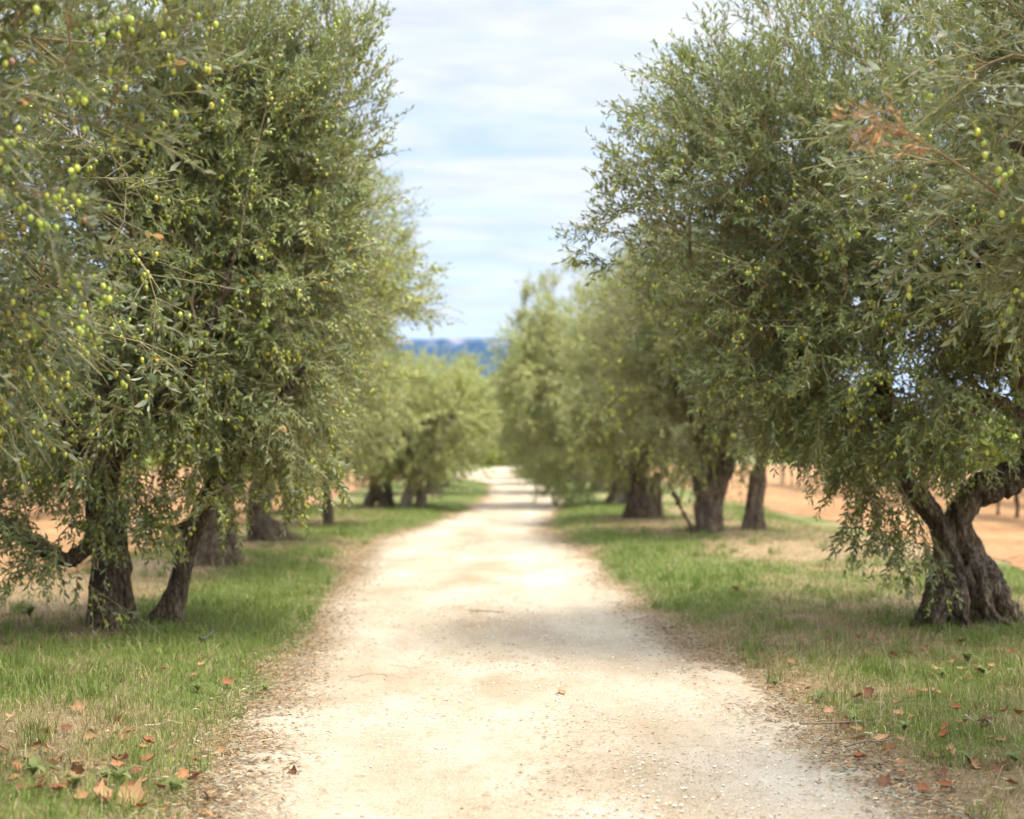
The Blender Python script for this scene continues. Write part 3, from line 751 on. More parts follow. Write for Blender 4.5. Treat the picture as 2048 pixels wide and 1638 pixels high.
generic('olive tree on the right with a ribbed trunk spreading at the foot', *T_R3, 5.0, 1.5, 1.9, (.0, .1), 1050, .085, 6, .62, .8, .22, .45, gap=.35, tone=1.75, olives=3400, flare=1.1, dx=.1, shape=[
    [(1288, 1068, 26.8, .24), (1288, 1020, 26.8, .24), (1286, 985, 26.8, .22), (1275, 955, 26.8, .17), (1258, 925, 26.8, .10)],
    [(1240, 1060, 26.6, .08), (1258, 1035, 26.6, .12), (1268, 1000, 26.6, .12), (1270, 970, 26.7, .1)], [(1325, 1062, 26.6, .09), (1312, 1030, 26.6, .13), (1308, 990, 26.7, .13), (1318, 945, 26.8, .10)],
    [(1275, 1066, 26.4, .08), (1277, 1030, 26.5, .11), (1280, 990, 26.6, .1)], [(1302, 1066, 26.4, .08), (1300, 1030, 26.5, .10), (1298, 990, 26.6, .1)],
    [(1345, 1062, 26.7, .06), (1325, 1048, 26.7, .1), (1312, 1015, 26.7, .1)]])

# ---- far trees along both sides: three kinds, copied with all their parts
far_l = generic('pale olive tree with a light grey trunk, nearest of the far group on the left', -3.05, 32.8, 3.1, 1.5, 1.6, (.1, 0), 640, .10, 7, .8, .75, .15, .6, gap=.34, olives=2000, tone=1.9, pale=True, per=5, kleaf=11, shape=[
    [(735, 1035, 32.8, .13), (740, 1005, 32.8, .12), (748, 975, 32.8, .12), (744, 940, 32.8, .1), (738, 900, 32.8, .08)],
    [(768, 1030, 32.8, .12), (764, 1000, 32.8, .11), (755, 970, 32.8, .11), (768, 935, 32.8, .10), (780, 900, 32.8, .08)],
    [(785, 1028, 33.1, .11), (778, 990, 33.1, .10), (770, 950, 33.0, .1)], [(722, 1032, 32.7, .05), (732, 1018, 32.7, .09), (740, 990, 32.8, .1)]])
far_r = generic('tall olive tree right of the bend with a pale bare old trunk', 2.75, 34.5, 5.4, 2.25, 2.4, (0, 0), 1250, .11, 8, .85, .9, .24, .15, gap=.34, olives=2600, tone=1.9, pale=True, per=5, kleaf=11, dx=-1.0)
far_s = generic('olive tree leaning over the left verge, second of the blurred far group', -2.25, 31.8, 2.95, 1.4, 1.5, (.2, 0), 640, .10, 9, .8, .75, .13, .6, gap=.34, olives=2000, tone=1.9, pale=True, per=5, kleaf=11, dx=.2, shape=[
    [(810, 1035, 31.8, .15), (814, 1005, 31.8, .13), (822, 975, 31.8, .12), (832, 940, 31.8, .11), (838, 900, 31.8, .08)],
    [(795, 1028, 31.7, .06), (806, 1010, 31.7, .09), (818, 975, 31.8, .08)], [(840, 1030, 32.2, .12), (842, 1000, 32.2, .13), (838, 960, 32.1, .1)]])
def far_copy(src, label, x, y, rz, s):
    c = copy_tree(src); c.location = (x, y, float(height(x, y))); c.rotation_euler = (0, 0, rz); c.scale = (s, s, s)
    c['label'] = label
for src, label, x, y, rz, s in (
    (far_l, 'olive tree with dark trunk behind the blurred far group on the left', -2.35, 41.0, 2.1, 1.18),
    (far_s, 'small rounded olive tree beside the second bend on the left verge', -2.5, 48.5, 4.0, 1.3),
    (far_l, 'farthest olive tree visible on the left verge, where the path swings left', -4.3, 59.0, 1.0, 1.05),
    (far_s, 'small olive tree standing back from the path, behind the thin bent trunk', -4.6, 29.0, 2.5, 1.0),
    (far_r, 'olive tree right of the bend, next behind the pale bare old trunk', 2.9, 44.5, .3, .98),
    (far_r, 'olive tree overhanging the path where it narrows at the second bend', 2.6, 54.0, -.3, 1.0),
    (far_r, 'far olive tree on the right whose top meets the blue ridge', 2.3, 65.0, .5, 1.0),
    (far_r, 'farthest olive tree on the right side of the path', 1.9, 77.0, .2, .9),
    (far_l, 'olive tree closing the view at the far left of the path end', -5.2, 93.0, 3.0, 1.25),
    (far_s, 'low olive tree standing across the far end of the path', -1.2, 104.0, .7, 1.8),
):
    far_copy(src, label, x, y, rz, s)

# ------------------------------------------------------------------ ground, path, fields, hills
def spaced(a, b, st): return np.arange(a, b, st)
def far_out(a, b, n): return np.geomspace(a, b, n)
xs = np.concatenate([-far_out(9, 6000, 26)[::-1], spaced(-8.9, 8.95, .13), far_out(9, 6000, 26)])
ys = np.concatenate([-far_out(.5, 60, 14)[::-1], spaced(0, 30, .15), spaced(30, 100, .6), far_out(100, 6800, 30)])
def grid_object(name, xs, ys, z, m, col=None, kind='structure'):
    X, Y = np.meshgrid(xs, ys)
    mb = MB(); nx, ny = len(xs), len(ys)
    i = np.arange(nx * ny).reshape(ny, nx)
    f = np.stack([i[:-1, :-1], i[:-1, 1:], i[1:, 1:], i[1:, :-1]], -1).reshape(-1, 4)
    v = np.stack([X, Y, z(X, Y)], -1).reshape(-1, 3)
    mb.add(v, f, 0, None if col is None else col(X, Y).reshape(-1, 3))
    o = mb.build(name, m); o['kind'] = kind
    return o

def green_amount(x, y):
    """how green (rather than dry) the verge is"""
    d = off_path(x, y)
    g = fbm(x * .8 + 3, y * .55, seed=41, octv=4)
    g = g + .30 * np.exp(-((d - .75) / .6) ** 2) * sstep(9, 13, y) - .28 * np.exp(-(d / .25) ** 2)
    right = x > 0
    g = g - .30 * np.where(right, np.exp(-((y - 19.3) / 1.0) ** 2), 0) * sstep(1.2, 2.2, d)
    g = g - .22 * np.where(~right, np.exp(-((y - 14) / 3) ** 2), 0) * sstep(1.6, 2.6, d)
    g = g - .07 * (1 - sstep(6.0, 8.5, y)) + .34 * (fbm(x * 3.2, y * 2.2, seed=43, octv=3) - .5)
    g = g + .1 * sstep(22, 30, y) + .03 + .24 * np.where(right, np.exp(-((y - 14.6) / 2.5) ** 2), np.exp(-((y - 15) / 3.5) ** 2) * np.exp(-((d - 1.0) / .8) ** 2))
    for (tx, ty) in (T_L1, T_L2, T_L3, T_R2, T_R3):
        g = g - .25 * np.exp(-((x - tx) ** 2 + (y - ty) ** 2) / .9)
    return g
def ground_col(X, Y):
    g = sstep(.34, .80, green_amount(X, Y) + .25 * (fbm(X * 5, Y * 4, seed=53) - .5))[..., None]
    n = fbm(X * 3, Y * 3, seed=51)[..., None]
    dry = np.array([.22, .15, .085]) * (1 - n) + np.array([.34, .26, .155]) * n
    c = dry * (1 - g) + g * (np.array([.085, .115, .03]) * (1 - n) + np.array([.13, .16, .05]) * n)
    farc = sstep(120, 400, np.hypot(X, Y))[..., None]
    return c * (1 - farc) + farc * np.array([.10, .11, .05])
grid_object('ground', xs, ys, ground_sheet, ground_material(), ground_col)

# the gravel path, edges nibbled by noise
yy = np.concatenate([np.arange(-28, 2, .5), np.arange(2, 30, .045), np.arange(30, 122, .18)])
cols = 29
el = path_l(yy) - .10 + .34 * (fbm(yy * 1.7, yy * 0 + 3, seed=61, octv=4) - .5) - .10 * (vnoise(yy * 9, yy * 0, seed=62) - .5)
er = path_r(yy) + .10 + .34 * (fbm(yy * 1.7, yy * 0 + 9, seed=63, octv=4) - .5) + .10 * (vnoise(yy * 9, yy * 0 + 5, seed=64) - .5)
T = np.linspace(0, 1, cols); T = .5 - .5 * np.cos(np.pi * T) * (1 - .0)
PX = el[:, None] + (er - el)[:, None] * T[None]; PYY = np.repeat(yy[:, None], cols, 1)
edge = np.minimum(T, 1 - T)[None] * (er - el)[:, None]
rut = np.exp(-((T[None] - .27) / .1) ** 2) + np.exp(-((T[None] - .73) / .1) ** 2)
PZ = ground_sheet(PX, PYY) + .002 + .056 * sstep(.0, .40, edge) + .012 * np.sin(np.pi * T)[None] - .016 * rut + .014 * (fbm(PX * 3, PYY * 3, seed=66) - .5)
nse = fbm(PX * 2.2, PYY * 1.1, seed=67, octv=4)
dirt = np.clip(sstep(.40, .0, edge) * (.45 + nse) * .8 + sstep(.12, 0, edge) * .4, 0, 1) * .6
mid = np.exp(-((T[None] - .5) / .15) ** 2) * sstep(.42, .62, nse) * .3
cl = 1 - np.clip(dirt + mid, 0, .75)[..., None] * np.array([.42, .55, .70])
mb = MB(); idx = np.arange(len(yy) * cols).reshape(len(yy), cols)
mb.add(np.stack([PX, PYY, PZ], -1), np.stack([idx[:-1, :-1], idx[:-1, 1:], idx[1:, 1:], idx[1:, :-1]], -1).reshape(-1, 4), 0, cl)
mb.build('path', path_material())['kind'] = 'structure'

M_FIELD = field_material()
def field(x_in, x_out, sgn, y0, y1):
    us = np.concatenate([np.linspace(0, 2, 12)[:-1], np.linspace(2, x_out - x_in, 30)])
    ys_ = np.arange(y0, y1, .5)
    U, Yv = np.meshgrid(us, ys_)
    inner = x_in + .8 * (fbm(Yv * .5, Yv * 0, seed=71 + int(sgn)) - .5)
    X = sgn * (inner + U)
    Z = ground_sheet(X, Yv) + .012 + .09 * sstep(0, .5, U) * fbm(X * 1.2, Yv * 1.2, seed=73) + 0.03 * sstep(0, .4, U)
    mb = MB(); ny, nx = X.shape; i = np.arange(nx * ny).reshape(ny, nx)
    f = np.stack([i[:-1, :-1], i[:-1, 1:], i[1:, 1:], i[1:, :-1]], -1).reshape(-1, 4)
    mb.add(np.stack([X, Yv, Z], -1), f if sgn > 0 else f[:, ::-1])
    mb.build('field', M_FIELD)['kind'] = 'structure'
field(4.9, 34, -1, 9, 95)
field(5.9, 38, 1, 9, 95)

hx = np.linspace(-3600, 3600, 220)
def ridge(X, Y):
    prof = 300 + 14 * fbm(X * .004, X * 0, seed=81, octv=4) - 7 + 5 * vnoise(X * .03, X * 0, seed=82)
    prof = np.maximum(prof - np.clip(X - 60, 0, 4000) * .05 - np.clip(X - 200, 0, 4000) * .22, 25) - np.clip(-500 - X, 0, 4000) * .03
    t = sstep(3300, 4000, Y + 60 * (fbm(X * .006, Y * .006, seed=83) - .5))
    return prof * (0.75 * t + .25 * t ** 6) * (1 - .3 * sstep(4050, 5200, Y)) + 10 * (fbm(X * .02, Y * .02, seed=84) - .5) * t - 2 * (1 - t)
grid_object('mountain_ridge', hx, np.linspace(3250, 5000, 70), ridge, hill_material('ridge_wood_hazed', (.012, .028, .05), (.028, .05, .06), (.27, .24, .23), 300))  # blue of the distant air is partly put into the wood colours
def lowhill(X, Y):
    prof = 90 - .14 * X + 8 * (fbm(X * .006, X * 0, seed=86) - .5) + 3 * vnoise(X * .04, X * 0, seed=87)
    prof = np.clip(prof, 15, 190)
    t = sstep(1500, 2000, Y)
    return prof * t * (1 - .4 * sstep(2030, 2600, Y)) + 5 * (fbm(X * .03, Y * .03, seed=88) - .5) * t - 2 * (1 - t)
grid_object('hills', np.linspace(-2600, 2600, 220), np.linspace(1480, 2600, 50), lowhill, hill_material('hill_wood', (.05, .085, .03), (.10, .14, .045), None, 0))

# air: even pale haze round everything
m, nt, out = mat('haze_air')
v = N(nt, 'ShaderNodeVolumePrincipled'); v.inputs['Color'].default_value = (.27, .50, 1.0, 1); v.inputs['Density'].default_value = .6e-4
v.inputs['Anisotropy'].default_value = 0.2
nt.links.new(v.outputs[0], out.inputs['Volume'])
mb = MB()
x0, x1, y0, y1, z0, z1 = -6500, 6500, -80, 7200, -4, 420
mb.add([(x0, y0, z0), (x1, y0, z0), (x1, y1, z0), (x0, y1, z0), (x0, y0, z1), (x1, y0, z1), (x1, y1, z1), (x0, y1, z1)],
       [[0, 3, 2, 1], [4, 5, 6, 7], [0, 1, 5, 4], [1, 2, 6, 5], [2, 3, 7, 6], [3, 0, 4, 7]])
hz = mb.build('haze', m, smooth=False); hz['kind'] = 'stuff'

# ------------------------------------------------------------------ grass, gravel, litter
def scatter(n, ymin, ymax, side, wmax, power=1.0):
    """random points on the verges, thinning with distance"""
    u = rng.random(n)
    if power == 1.0: y = ymin * (ymax / ymin) ** u
    else: y = (ymin ** (1 - power) + u * (ymax ** (1 - power) - ymin ** (1 - power))) ** (1 / (1 - power))
    d = rng.random(n) * wmax
    s = np.where(rng.random(n) < .5, -1, 1) if side == 0 else np.full(n, side)
    d = d - .10
    x = np.where(s < 0, path_l(y) - d, path_r(y) + d)
    return x, y, d, s

mb = MB()
def blades(x, y, hgt, wid, col, lean):
    n = len(x); z = ground_sheet(x, y) - .004
    a = rng.uniform(0, 2 * np.pi, n); side = np.stack([np.cos(a), np.sin(a), 0 * a], 1)
    b = rng.uniform(0, 2 * np.pi, n); ln = np.stack([np.cos(b), np.sin(b), 0 * b], 1) * (lean * rng.uniform(.1, 1.2, n))[:, None]
    p = np.stack([x, y, z], 1); H = hgt[:, None]; W = wid[:, None]; up = np.array([[0, 0, 1.]])
    v = np.stack([p - side * W * .5, p + side * W * .5, p + ln * H * .4 + up * H * .55 + side * W * .4, p + ln * H * .4 + up * H * .55 - side * W * .4,
                  p + ln * H * 1.1 + up * H * (1 - .25 * (lean * 1.0)[:, None])], 1)
    base = np.arange(n)[:, None] * 5; n0 = mb.n
    mb.add(v, base + np.array([0, 1, 2, 3]), 0, np.repeat(col, 5, 0))
    mb.f.append(base + np.array([3, 2, 4]) + n0); mb.m.append(np.zeros(n, np.int32))
x, y, d, s = scatter(420000, 4.0, 34, 0, 4.9, 1.5)
g = green_amount(x, y) + rng.normal(0, .06, len(x))
clump = fbm(x * 5, y * 5, seed=92, octv=2)
keep = (rng.random(len(x)) < np.clip((g - .2) * 2.6 + (clump - .45) * 1.6, .12, 1)) & (d + .2 * (fbm(x * 1.5, y * 1.5, seed=94) - .5) * 2 > -.05 + .22 * rng.random(len(x)))
x, y, d, g, clump = x[keep], y[keep], d[keep], g[keep], clump[keep]
n = len(x)
isg = rng.random(n) < .07 + .78 * sstep(.34, .80, g)
gc = np.array([.135, .195, .034]) + rng.random((n, 1)) * np.array([.10, .09, .03])
dc = np.array([.22, .165, .08]) + rng.random((n, 1)) * np.array([.24, .19, .11])
col = np.where(isg[:, None], gc, dc) * rng.uniform(.75, 1.2, (n, 1))
hgt = rng.uniform(.025, .075, n) * (.6 + .9 * clump) * np.where(rng.random(n) < .04, 1.9, 1) * sstep(-.1, .5, d + .12)
wid = rng.uniform(.003, .0055, n) * (y / 8) ** .55
blades(x, y, hgt, wid, col, np.where(isg, rng.uniform(.2, .9, n), rng.uniform(.6, 2.2, n)))
n = 5200; x, y, d, s = scatter(n, 4.4, 26, 0, 4.6, 1.4)
kp = (d > .15) & (fbm(x * 2.2, y * 2.2, seed=95) > .5); x, y = x[kp], y[kp]; n = len(x)
blades(x, y, rng.uniform(.09, .22, n), rng.uniform(.0025, .004, n) * (y / 8) ** .5, (np.array([.36, .29, .15]) + rng.random((n, 1)) * np.array([.14, .12, .08])) * rng.uniform(.7, 1.15, (n, 1)), rng.uniform(.2, 1.1, n))
n = 16000; cxx, cyy, cd_, s = scatter(420, 4.6, 24, 0, 4.2, 1.3); k = rng.integers(0, 420, n)
x = cxx[k] + rng.normal(0, .045, n); y = cyy[k] + rng.normal(0, .045, n); kp = off_path(x, y) > .15; x, y = x[kp], y[kp]; n = len(x)
blades(x, y, rng.uniform(.06, .15, n), rng.uniform(.003, .006, n) * (y / 8) ** .5, (np.array([.12, .185, .035]) + rng.random((n, 1)) * np.array([.08, .07, .02])) * rng.uniform(.7, 1.15, (n, 1)), rng.uniform(.2, .8, n))
go = mb.build('grass', M_GRASS); go['kind'] = 'stuff'

# olive leaf litter and stalks: thick at the path edges and down the middle
mb = MB()
def litter(x, y, z, L, W, col):
    n = len(x); a = rng.uniform(0, 2 * np.pi, n)
    dv = np.stack([np.cos(a) + .4 * np.sign(np.cos(a)), np.sin(a), rng.normal(.05, .15, n)], 1)
    nv = np.stack([rng.normal(0, .35, n), rng.normal(0, .35, n), np.ones(n)], 1)
    leaves(mb, np.stack([x, y, z], 1), dv, nv, L, W, col, 0, simple=True, curl=.3)
def path_z(x, y):
    t = np.clip((x - path_l(y)) / (path_r(y) - path_l(y)), 0, 1)
    ed = np.minimum(t, 1 - t) * (path_r(y) - path_l(y))
    r_ = np.exp(-((t - .27) / .1) ** 2) + np.exp(-((t - .73) / .1) ** 2)
    return ground_sheet(x, y) + .006 + .056 * sstep(-.1, .30, ed) + .012 * np.sin(np.pi * t) - .016 * r_
LC = np.array([[.30, .20, .11], [.40, .30, .17], [.20, .14, .09], [.45, .36, .22], [.33, .33, .24], [.36, .19, .08]])
n = 9000; y = 4.2 * (26 / 4.2) ** rng.random(n); t = rng.random(n)
t = np.where(rng.random(n) < .55, rng.normal(.52, .12, n), t); t = np.clip(t, .02, .98)
x = path_l(y) + t * (path_r(y) - path_l(y)); kp = fbm(x * 1.6, y * .9, seed=97, octv=3) > .44; x, y = x[kp], y[kp]; n = len(x)
litter(x, y, path_z(x, y) + .004, rng.uniform(.012, .045, n), rng.uniform(.003, .009, n), LC[rng.integers(0, 6, n)] * rng.uniform(.6, 1.2, (n, 1)))
n = 30000; x, y, d, s = scatter(n, 4.2, 30, 0, .95, 1.3)
d = rng.normal(.04, .15, n); x = np.where(s < 0, path_l(y) - d, path_r(y) + d)
litter(x, y, np.where(d < 0, path_z(x, y), ground_sheet(x, y) + .012) + .004 + rng.random(n) * .012, rng.uniform(.02, .06, n), rng.uniform(.004, .011, n), LC[rng.integers(0, 6, n)] * rng.uniform(.5, 1.15, (n, 1)))
n = 30000; x, y, d, s = scatter(n, 4.2, 24, 0, 4.6, 1.4)
kp = green_amount(x, y) < .52 + rng.normal(0, .08, n); x, y = x[kp], y[kp]; n = len(x)
litter(x, y, ground_sheet(x, y) + .006 + rng.random(n) * .02, rng.uniform(.025, .09, n), rng.uniform(.003, .010, n), LC[rng.integers(0, 6, n)] * rng.uniform(.55, 1.15, (n, 1)))
lo = mb.build('leaf_litter', M_DRY); lo['kind'] = 'stuff'

# loose stones of the path
mb = MB()
n = 15000; y = 4.2 * (22 / 4.2) ** rng.random(n); t = np.where(rng.random(n) < .6, rng.normal(.55, .2, n), rng.random(n)); t = np.clip(t, -.04, 1.04)
x = path_l(y) + t * (path_r(y) - path_l(y))
kp = fbm(x * 1.4, y * .8, seed=99, octv=3) > .43; x, y, t = x[kp], y[kp], t[kp]; n = len(x)
r_ = .0025 + .007 * rng.random(n) ** 3
c = np.stack([x, y, path_z(x, y) + r_ * .3], 1)
o6 = np.array([[1, 0, 0], [0, 1, 0], [-1, 0, 0], [0, -1, 0], [0, 0, .7], [0, 0, -.7]], float)
v = c[:, None] + o6[None] * r_[:, None, None] * rng.uniform(.6, 1.3, (n, 6, 1))
f8 = np.array([[0, 1, 4], [1, 2, 4], [2, 3, 4], [3, 0, 4], [1, 0, 5], [2, 1, 5], [3, 2, 5], [0, 3, 5]])
sc = np.array([.62, .56, .47]) * rng.uniform(.6, 1.2, (n, 1)) * (1 + rng.normal(0, .05, (n, 3)))
mb.add(v, (np.arange(n)[:, None, None] * 6 + f8[None]).reshape(-1, 3), 0, np.repeat(sc, 6, 0))
so = mb.build('gravel', M_STONE, smooth=False); so['kind'] = 'stuff'

# ------------------------------------------------------------------ single fallen leaves, sticks, weeds
def fallen_mesh(seed, col):
    r = np.random.default_rng(seed)
    n = 15; a = np.linspace(0, 2 * np.pi, n, endpoint=False)
    rad = .5 + .28 * np.abs(np.cos(2.5 * a)) ** 1.3 + r.normal(0, .04, n)
    ring = np.stack([np.cos(a) * rad, np.sin(a) * rad * .85], 1)
    cup, fold = r.uniform(.1, .6), r.uniform(-.5, .7)
    def zf(p): return cup * (p[:, 0] ** 2 + p[:, 1] ** 2) + fold * np.abs(p[:, 1]) * .8 + .12 * np.sin(5 * p[:, 0] + seed) * p[:, 1]
    mid = ring * .55; v2 = np.vstack([[[0, 0]], mid, ring])
    v = np.column_stack([v2, zf(v2)])
    f3 = [[0, 1 + j, 1 + (j + 1) % n] for j in range(n)]
    f4 = [[1 + j, 1 + n + j, 1 + n + (j + 1) % n, 1 + (j + 1) % n] for j in range(n)]
    cc = np.array(col) * np.concatenate([[1.15], r.uniform(.85, 1.1, n), r.uniform(.6, 1.0, n)])[:, None]
    mb = MB(); mb.add(v, f3, 0, cc); mb.f.append(np.array(f4)); mb.m.append(np.zeros(n, np.int32))
    st = np.array([[.5, 0, float(zf(np.array([[.5, 0]]))[0])], [.9, .05, .12], [1.25, .0, .0]])
    segs(mb, st[:-1], st[1:], .02, .015, np.array(col) * .6, 0, 4)
    return mb
FALL = [fallen_mesh(s, c).build('fallen_leaf', M_DRY) for s, c in ((1, (.36, .165, .07)), (2, (.28, .115, .05)), (3, (.42, .24, .12)), (4, (.20, .09, .045)), (5, (.33, .19, .085)))]
fall_data = [o.data for o in FALL]
for o in FALL: bpy.data.objects.remove(o)
def place_leaf(px, py, size, k, label, group=None, tilt=.35):
    Y = 1.5 * FPX / max(py - 890, 20) * (1 - .012)
    w = at(px, py, Y); x, y = float(w[0]), float(w[1])
    on = float(off_path(x, y)) < 0
    z = float(path_z(np.array(x), np.array(y)) if on else ground_sheet(x, y) + .025)
    o = bpy.data.objects.new('fallen_leaf', fall_data[k % 5]); COL.objects.link(o)
    o.location = (x, y, z + .004); o.scale = (size, size, size)
    o.rotation_euler = (rng.normal(0, tilt), rng.normal(0, tilt), rng.uniform(0, 6.28))
    tag(o, label, 'leaf', group)
place_leaf(588, 1376, .07, 0, 'orange leaf lying on the left edge of the path beside the grass', tilt=.15)
place_leaf(587, 1541, .045, 3, 'small dark red curled leaf on the pale gravel near the bottom left of the path')
place_leaf(1122, 1386, .055, 2, 'pale orange leaf lying flat in the middle of the path', tilt=.12)
place_leaf(1610, 1386, .055, 0, 'orange leaf at the right edge of the gravel below the gnarled forked tree')
place_leaf(1468, 1200, .08, 3, 'single red-brown leaf in the bright green grass right of the path')
place_leaf(1658, 1428, .05, 2, 'tan upright leaf beside a leafy weed on the right verge', tilt=.7)
place_leaf(1722, 1296, .06, 0, 'orange-brown leaf in front of the gnarled forked trunk')
place_leaf(260, 1612, .10, 2, 'largest orange leaf in the bottom left corner of the grass')
place_leaf(205, 1616, .075, 2, 'large tan leaf lying left of the largest orange leaf')
for px, py in ((300, 1500), (185, 1495), (130, 1490), (255, 1490), (365, 1560), (300, 1575), (95, 1490), (25, 1465), (410, 1350), (330, 1362), (395, 1375), (455, 1378),
               (60, 1560), (120, 1545), (20, 1590), (45, 1625), (150, 1590), (230, 1540), (330, 1625), (280, 1630), (90, 1620), (420, 1600), (190, 1560), (10, 1530),
               (240, 1468), (160, 1450), (440, 1500), (350, 1510), (75, 1600), (390, 1530), (215, 1580), (110, 1575), (30, 1560), (265, 1555), (170, 1625), (300, 1540)):
    place_leaf(px + rng.normal(0, 4), py + rng.normal(0, 3), rng.uniform(.032, .06), int(rng.integers(0, 5)), 'curled orange-brown leaf fallen in the grass left of the path', 'fallen leaves in the grass left of the path')
for px, py in ((1660, 1305), (1730, 1330), (1790, 1335), (1820, 1335), (1855, 1320), (1930, 1310), (1960, 1365), (1985, 1362), (1870, 1362), (1845, 1405), (1870, 1410), (1790, 1430),
               (1800, 1450), (1720, 1410), (1690, 1440), (1715, 1462), (1825, 1455), (1895, 1500), (1890, 1520), (1960, 1440), (2010, 1460), (2035, 1465), (1975, 1480), (1780, 1500), (1805, 1525),
               (1700, 1465), (1870, 1530), (1930, 1480), (2000, 1520), (1760, 1480), (1890, 1575), (1990, 1560), (2030, 1590), (1640, 1400), (1580, 1340), (1945, 1545), (2020, 1330), (1740, 1300)):
    place_leaf(px + rng.normal(0, 4), py + rng.normal(0, 3), rng.uniform(.035, .06), int(rng.integers(0, 5)), 'curled orange-brown leaf fallen in the grass right of the path', 'fallen leaves in the grass right of the path')

for i in range(34):
    place_leaf(rng.uniform(0, 430) * (1 if i % 2 else .6), 1480 + 150 * rng.random() ** .7, rng.uniform(.03, .055), int(rng.integers(0, 5)), 'curled orange-brown leaf fallen in the grass left of the path', 'fallen leaves in the grass left of the path')
for i in range(24):
    place_leaf(rng.uniform(1700, 2045), rng.uniform(1340, 1600), rng.uniform(.035, .055), int(rng.integers(0, 5)), 'curled orange-brown leaf fallen in the grass right of the path', 'fallen leaves in the grass right of the path')

def stick(px0, py0, px1, py1, rad, label, col=(.20, .15, .11)):
    def g(px, py):
        Y = 1.5 * FPX / (py - 890); w = at(px, py, Y); x, y = float(w[0]), float(w[1])
        return np.array([x, y, float(ground_sheet(x, y)) + (.075 if float(off_path(x, y)) < 0 else .035)])
    a, b = g(px0, py0), g(px1, py1); base = (a + b) / 2
    q = np.array([a, a * .66 + b * .34 + rng.normal(0, .012, 3), a * .33 + b * .67 + rng.normal(0, .012, 3), b]) - base
    c = catmull(q, 4); mb = MB(); r = np.linspace(rad, rad * .45, len(c))
    segs(mb, c[:-1], c[1:], r[:-1], r[1:], np.array(col), 0, 6)
    for t in (5, 8):
        tip = c[t] + (c[t + 1] - c[t]) * 1.5 + rng.normal(0, .03, 3)
        segs(mb, c[t:t + 1], tip[None], rad * .5, rad * .25, np.array(col), 0, 5)
    o = mb.build('fallen_twig', M_TWIG, loc=base); tag(o, label, 'twig', 'fallen twigs beside the path')
stick(1600, 1470, 1760, 1455, .006, 'long grey-brown twig lying at the right edge of the gravel')
stick(1690, 1520, 1800, 1495, .006, 'grey twig in the grass just below the long grey-brown twig')
stick(1930, 1470, 1990, 1495, .006, 'short grey twig among orange leaves by the right edge of the photo', (.26, .24, .21))
stick(400, 1312, 432, 1296, .012, 'dark broken twig end in the grass in front of the leaning trunk', (.10, .085, .07))
stick(290, 1482, 365, 1470, .003, 'pale straw-coloured stalk lying in the left grass', (.50, .42, .28))
stick(700, 1362, 800, 1358, .003, 'thin brown twig lying across the left wheel track', (.30, .22, .13))
stick(940, 1226, 1010, 1228, .006, 'brown twig across the middle of the bright path', (.34, .24, .12))
stick(780, 1335, 850, 1340, .002, 'very thin stalk on the path right of the left wheel track', (.36, .28, .17))

def weed(px, py, size, label, nl=7):
    Y = 1.5 * FPX / (py - 890); w = at(px, py, Y); x, y = float(w[0]), float(w[1])
    size *= .75
    mb = MB(); k = nl; a = np.linspace(0, 6.28, k, endpoint=False) + rng.normal(0, .25, k)
    dv = np.stack([np.cos(a), np.sin(a), rng.uniform(.6, 1.6, k)], 1)
    nv = np.stack([-np.cos(a), -np.sin(a), np.full(k, .8)], 1)
    leaves(mb, np.zeros((k, 3)), dv, nv, size * rng.uniform(.7, 1.15, k), size * rng.uniform(.25, .36, k), np.array([.15, .185, .055]) * rng.uniform(.8, 1.25, (k, 1)), 0, curl=.35)
    e = empty('weed_plant', (x, y, float(ground_sheet(x, y)) + .01)); tag(e, label, 'weed', 'broad-leaved weeds in the verges')
    mb.build('leaf_rosette', M_GRASS, e)
for px, py, sz, lb in ((1640, 1408, .11, 'bright broad-leaved weed at the gravel edge right of the path'), (1710, 1452, .10, 'tall leafy weed rising between orange leaves on the right verge'),
                       (1935, 1350, .15, 'largest broad-leaved weed in front of the gnarled forked tree'), (1965, 1375, .12, 'grey-green broad weed below the largest weed on the right'),
                       (1885, 1375, .10, 'upright spoon-leaved weed in the right-hand grass'), (1810, 1480, .11, 'floppy broad weed by the grey twig at the right'),
                       (1940, 1550, .12, 'round-leaved weed low in the right corner of the verge'), (2030, 1560, .12, 'leafy weed at the right edge of the photo near the bottom'),
                       (1550, 1375, .09, 'small leafy weed at the border of gravel and right grass'), (235, 1590, .17, 'tall narrow-leaved weed standing among the bottom left leaves'),
                       (65, 1590, .14, 'leaning strap-leaved weed in the bottom left corner'), (150, 1610, .13, 'bright green weed behind the large tan leaf'),
                       (350, 1590, .12, 'bright narrow weed between fallen leaves nearer the path on the left'), (395, 1400, .11, 'fresh green weed in the middle of the left grass'),
                       (530, 1385, .10, 'bushy green weed near the left edge of the gravel'), (60, 1262, .2, 'bright green weed on dry ground left of the stout trunk')):
    weed(px, py, sz, lb)

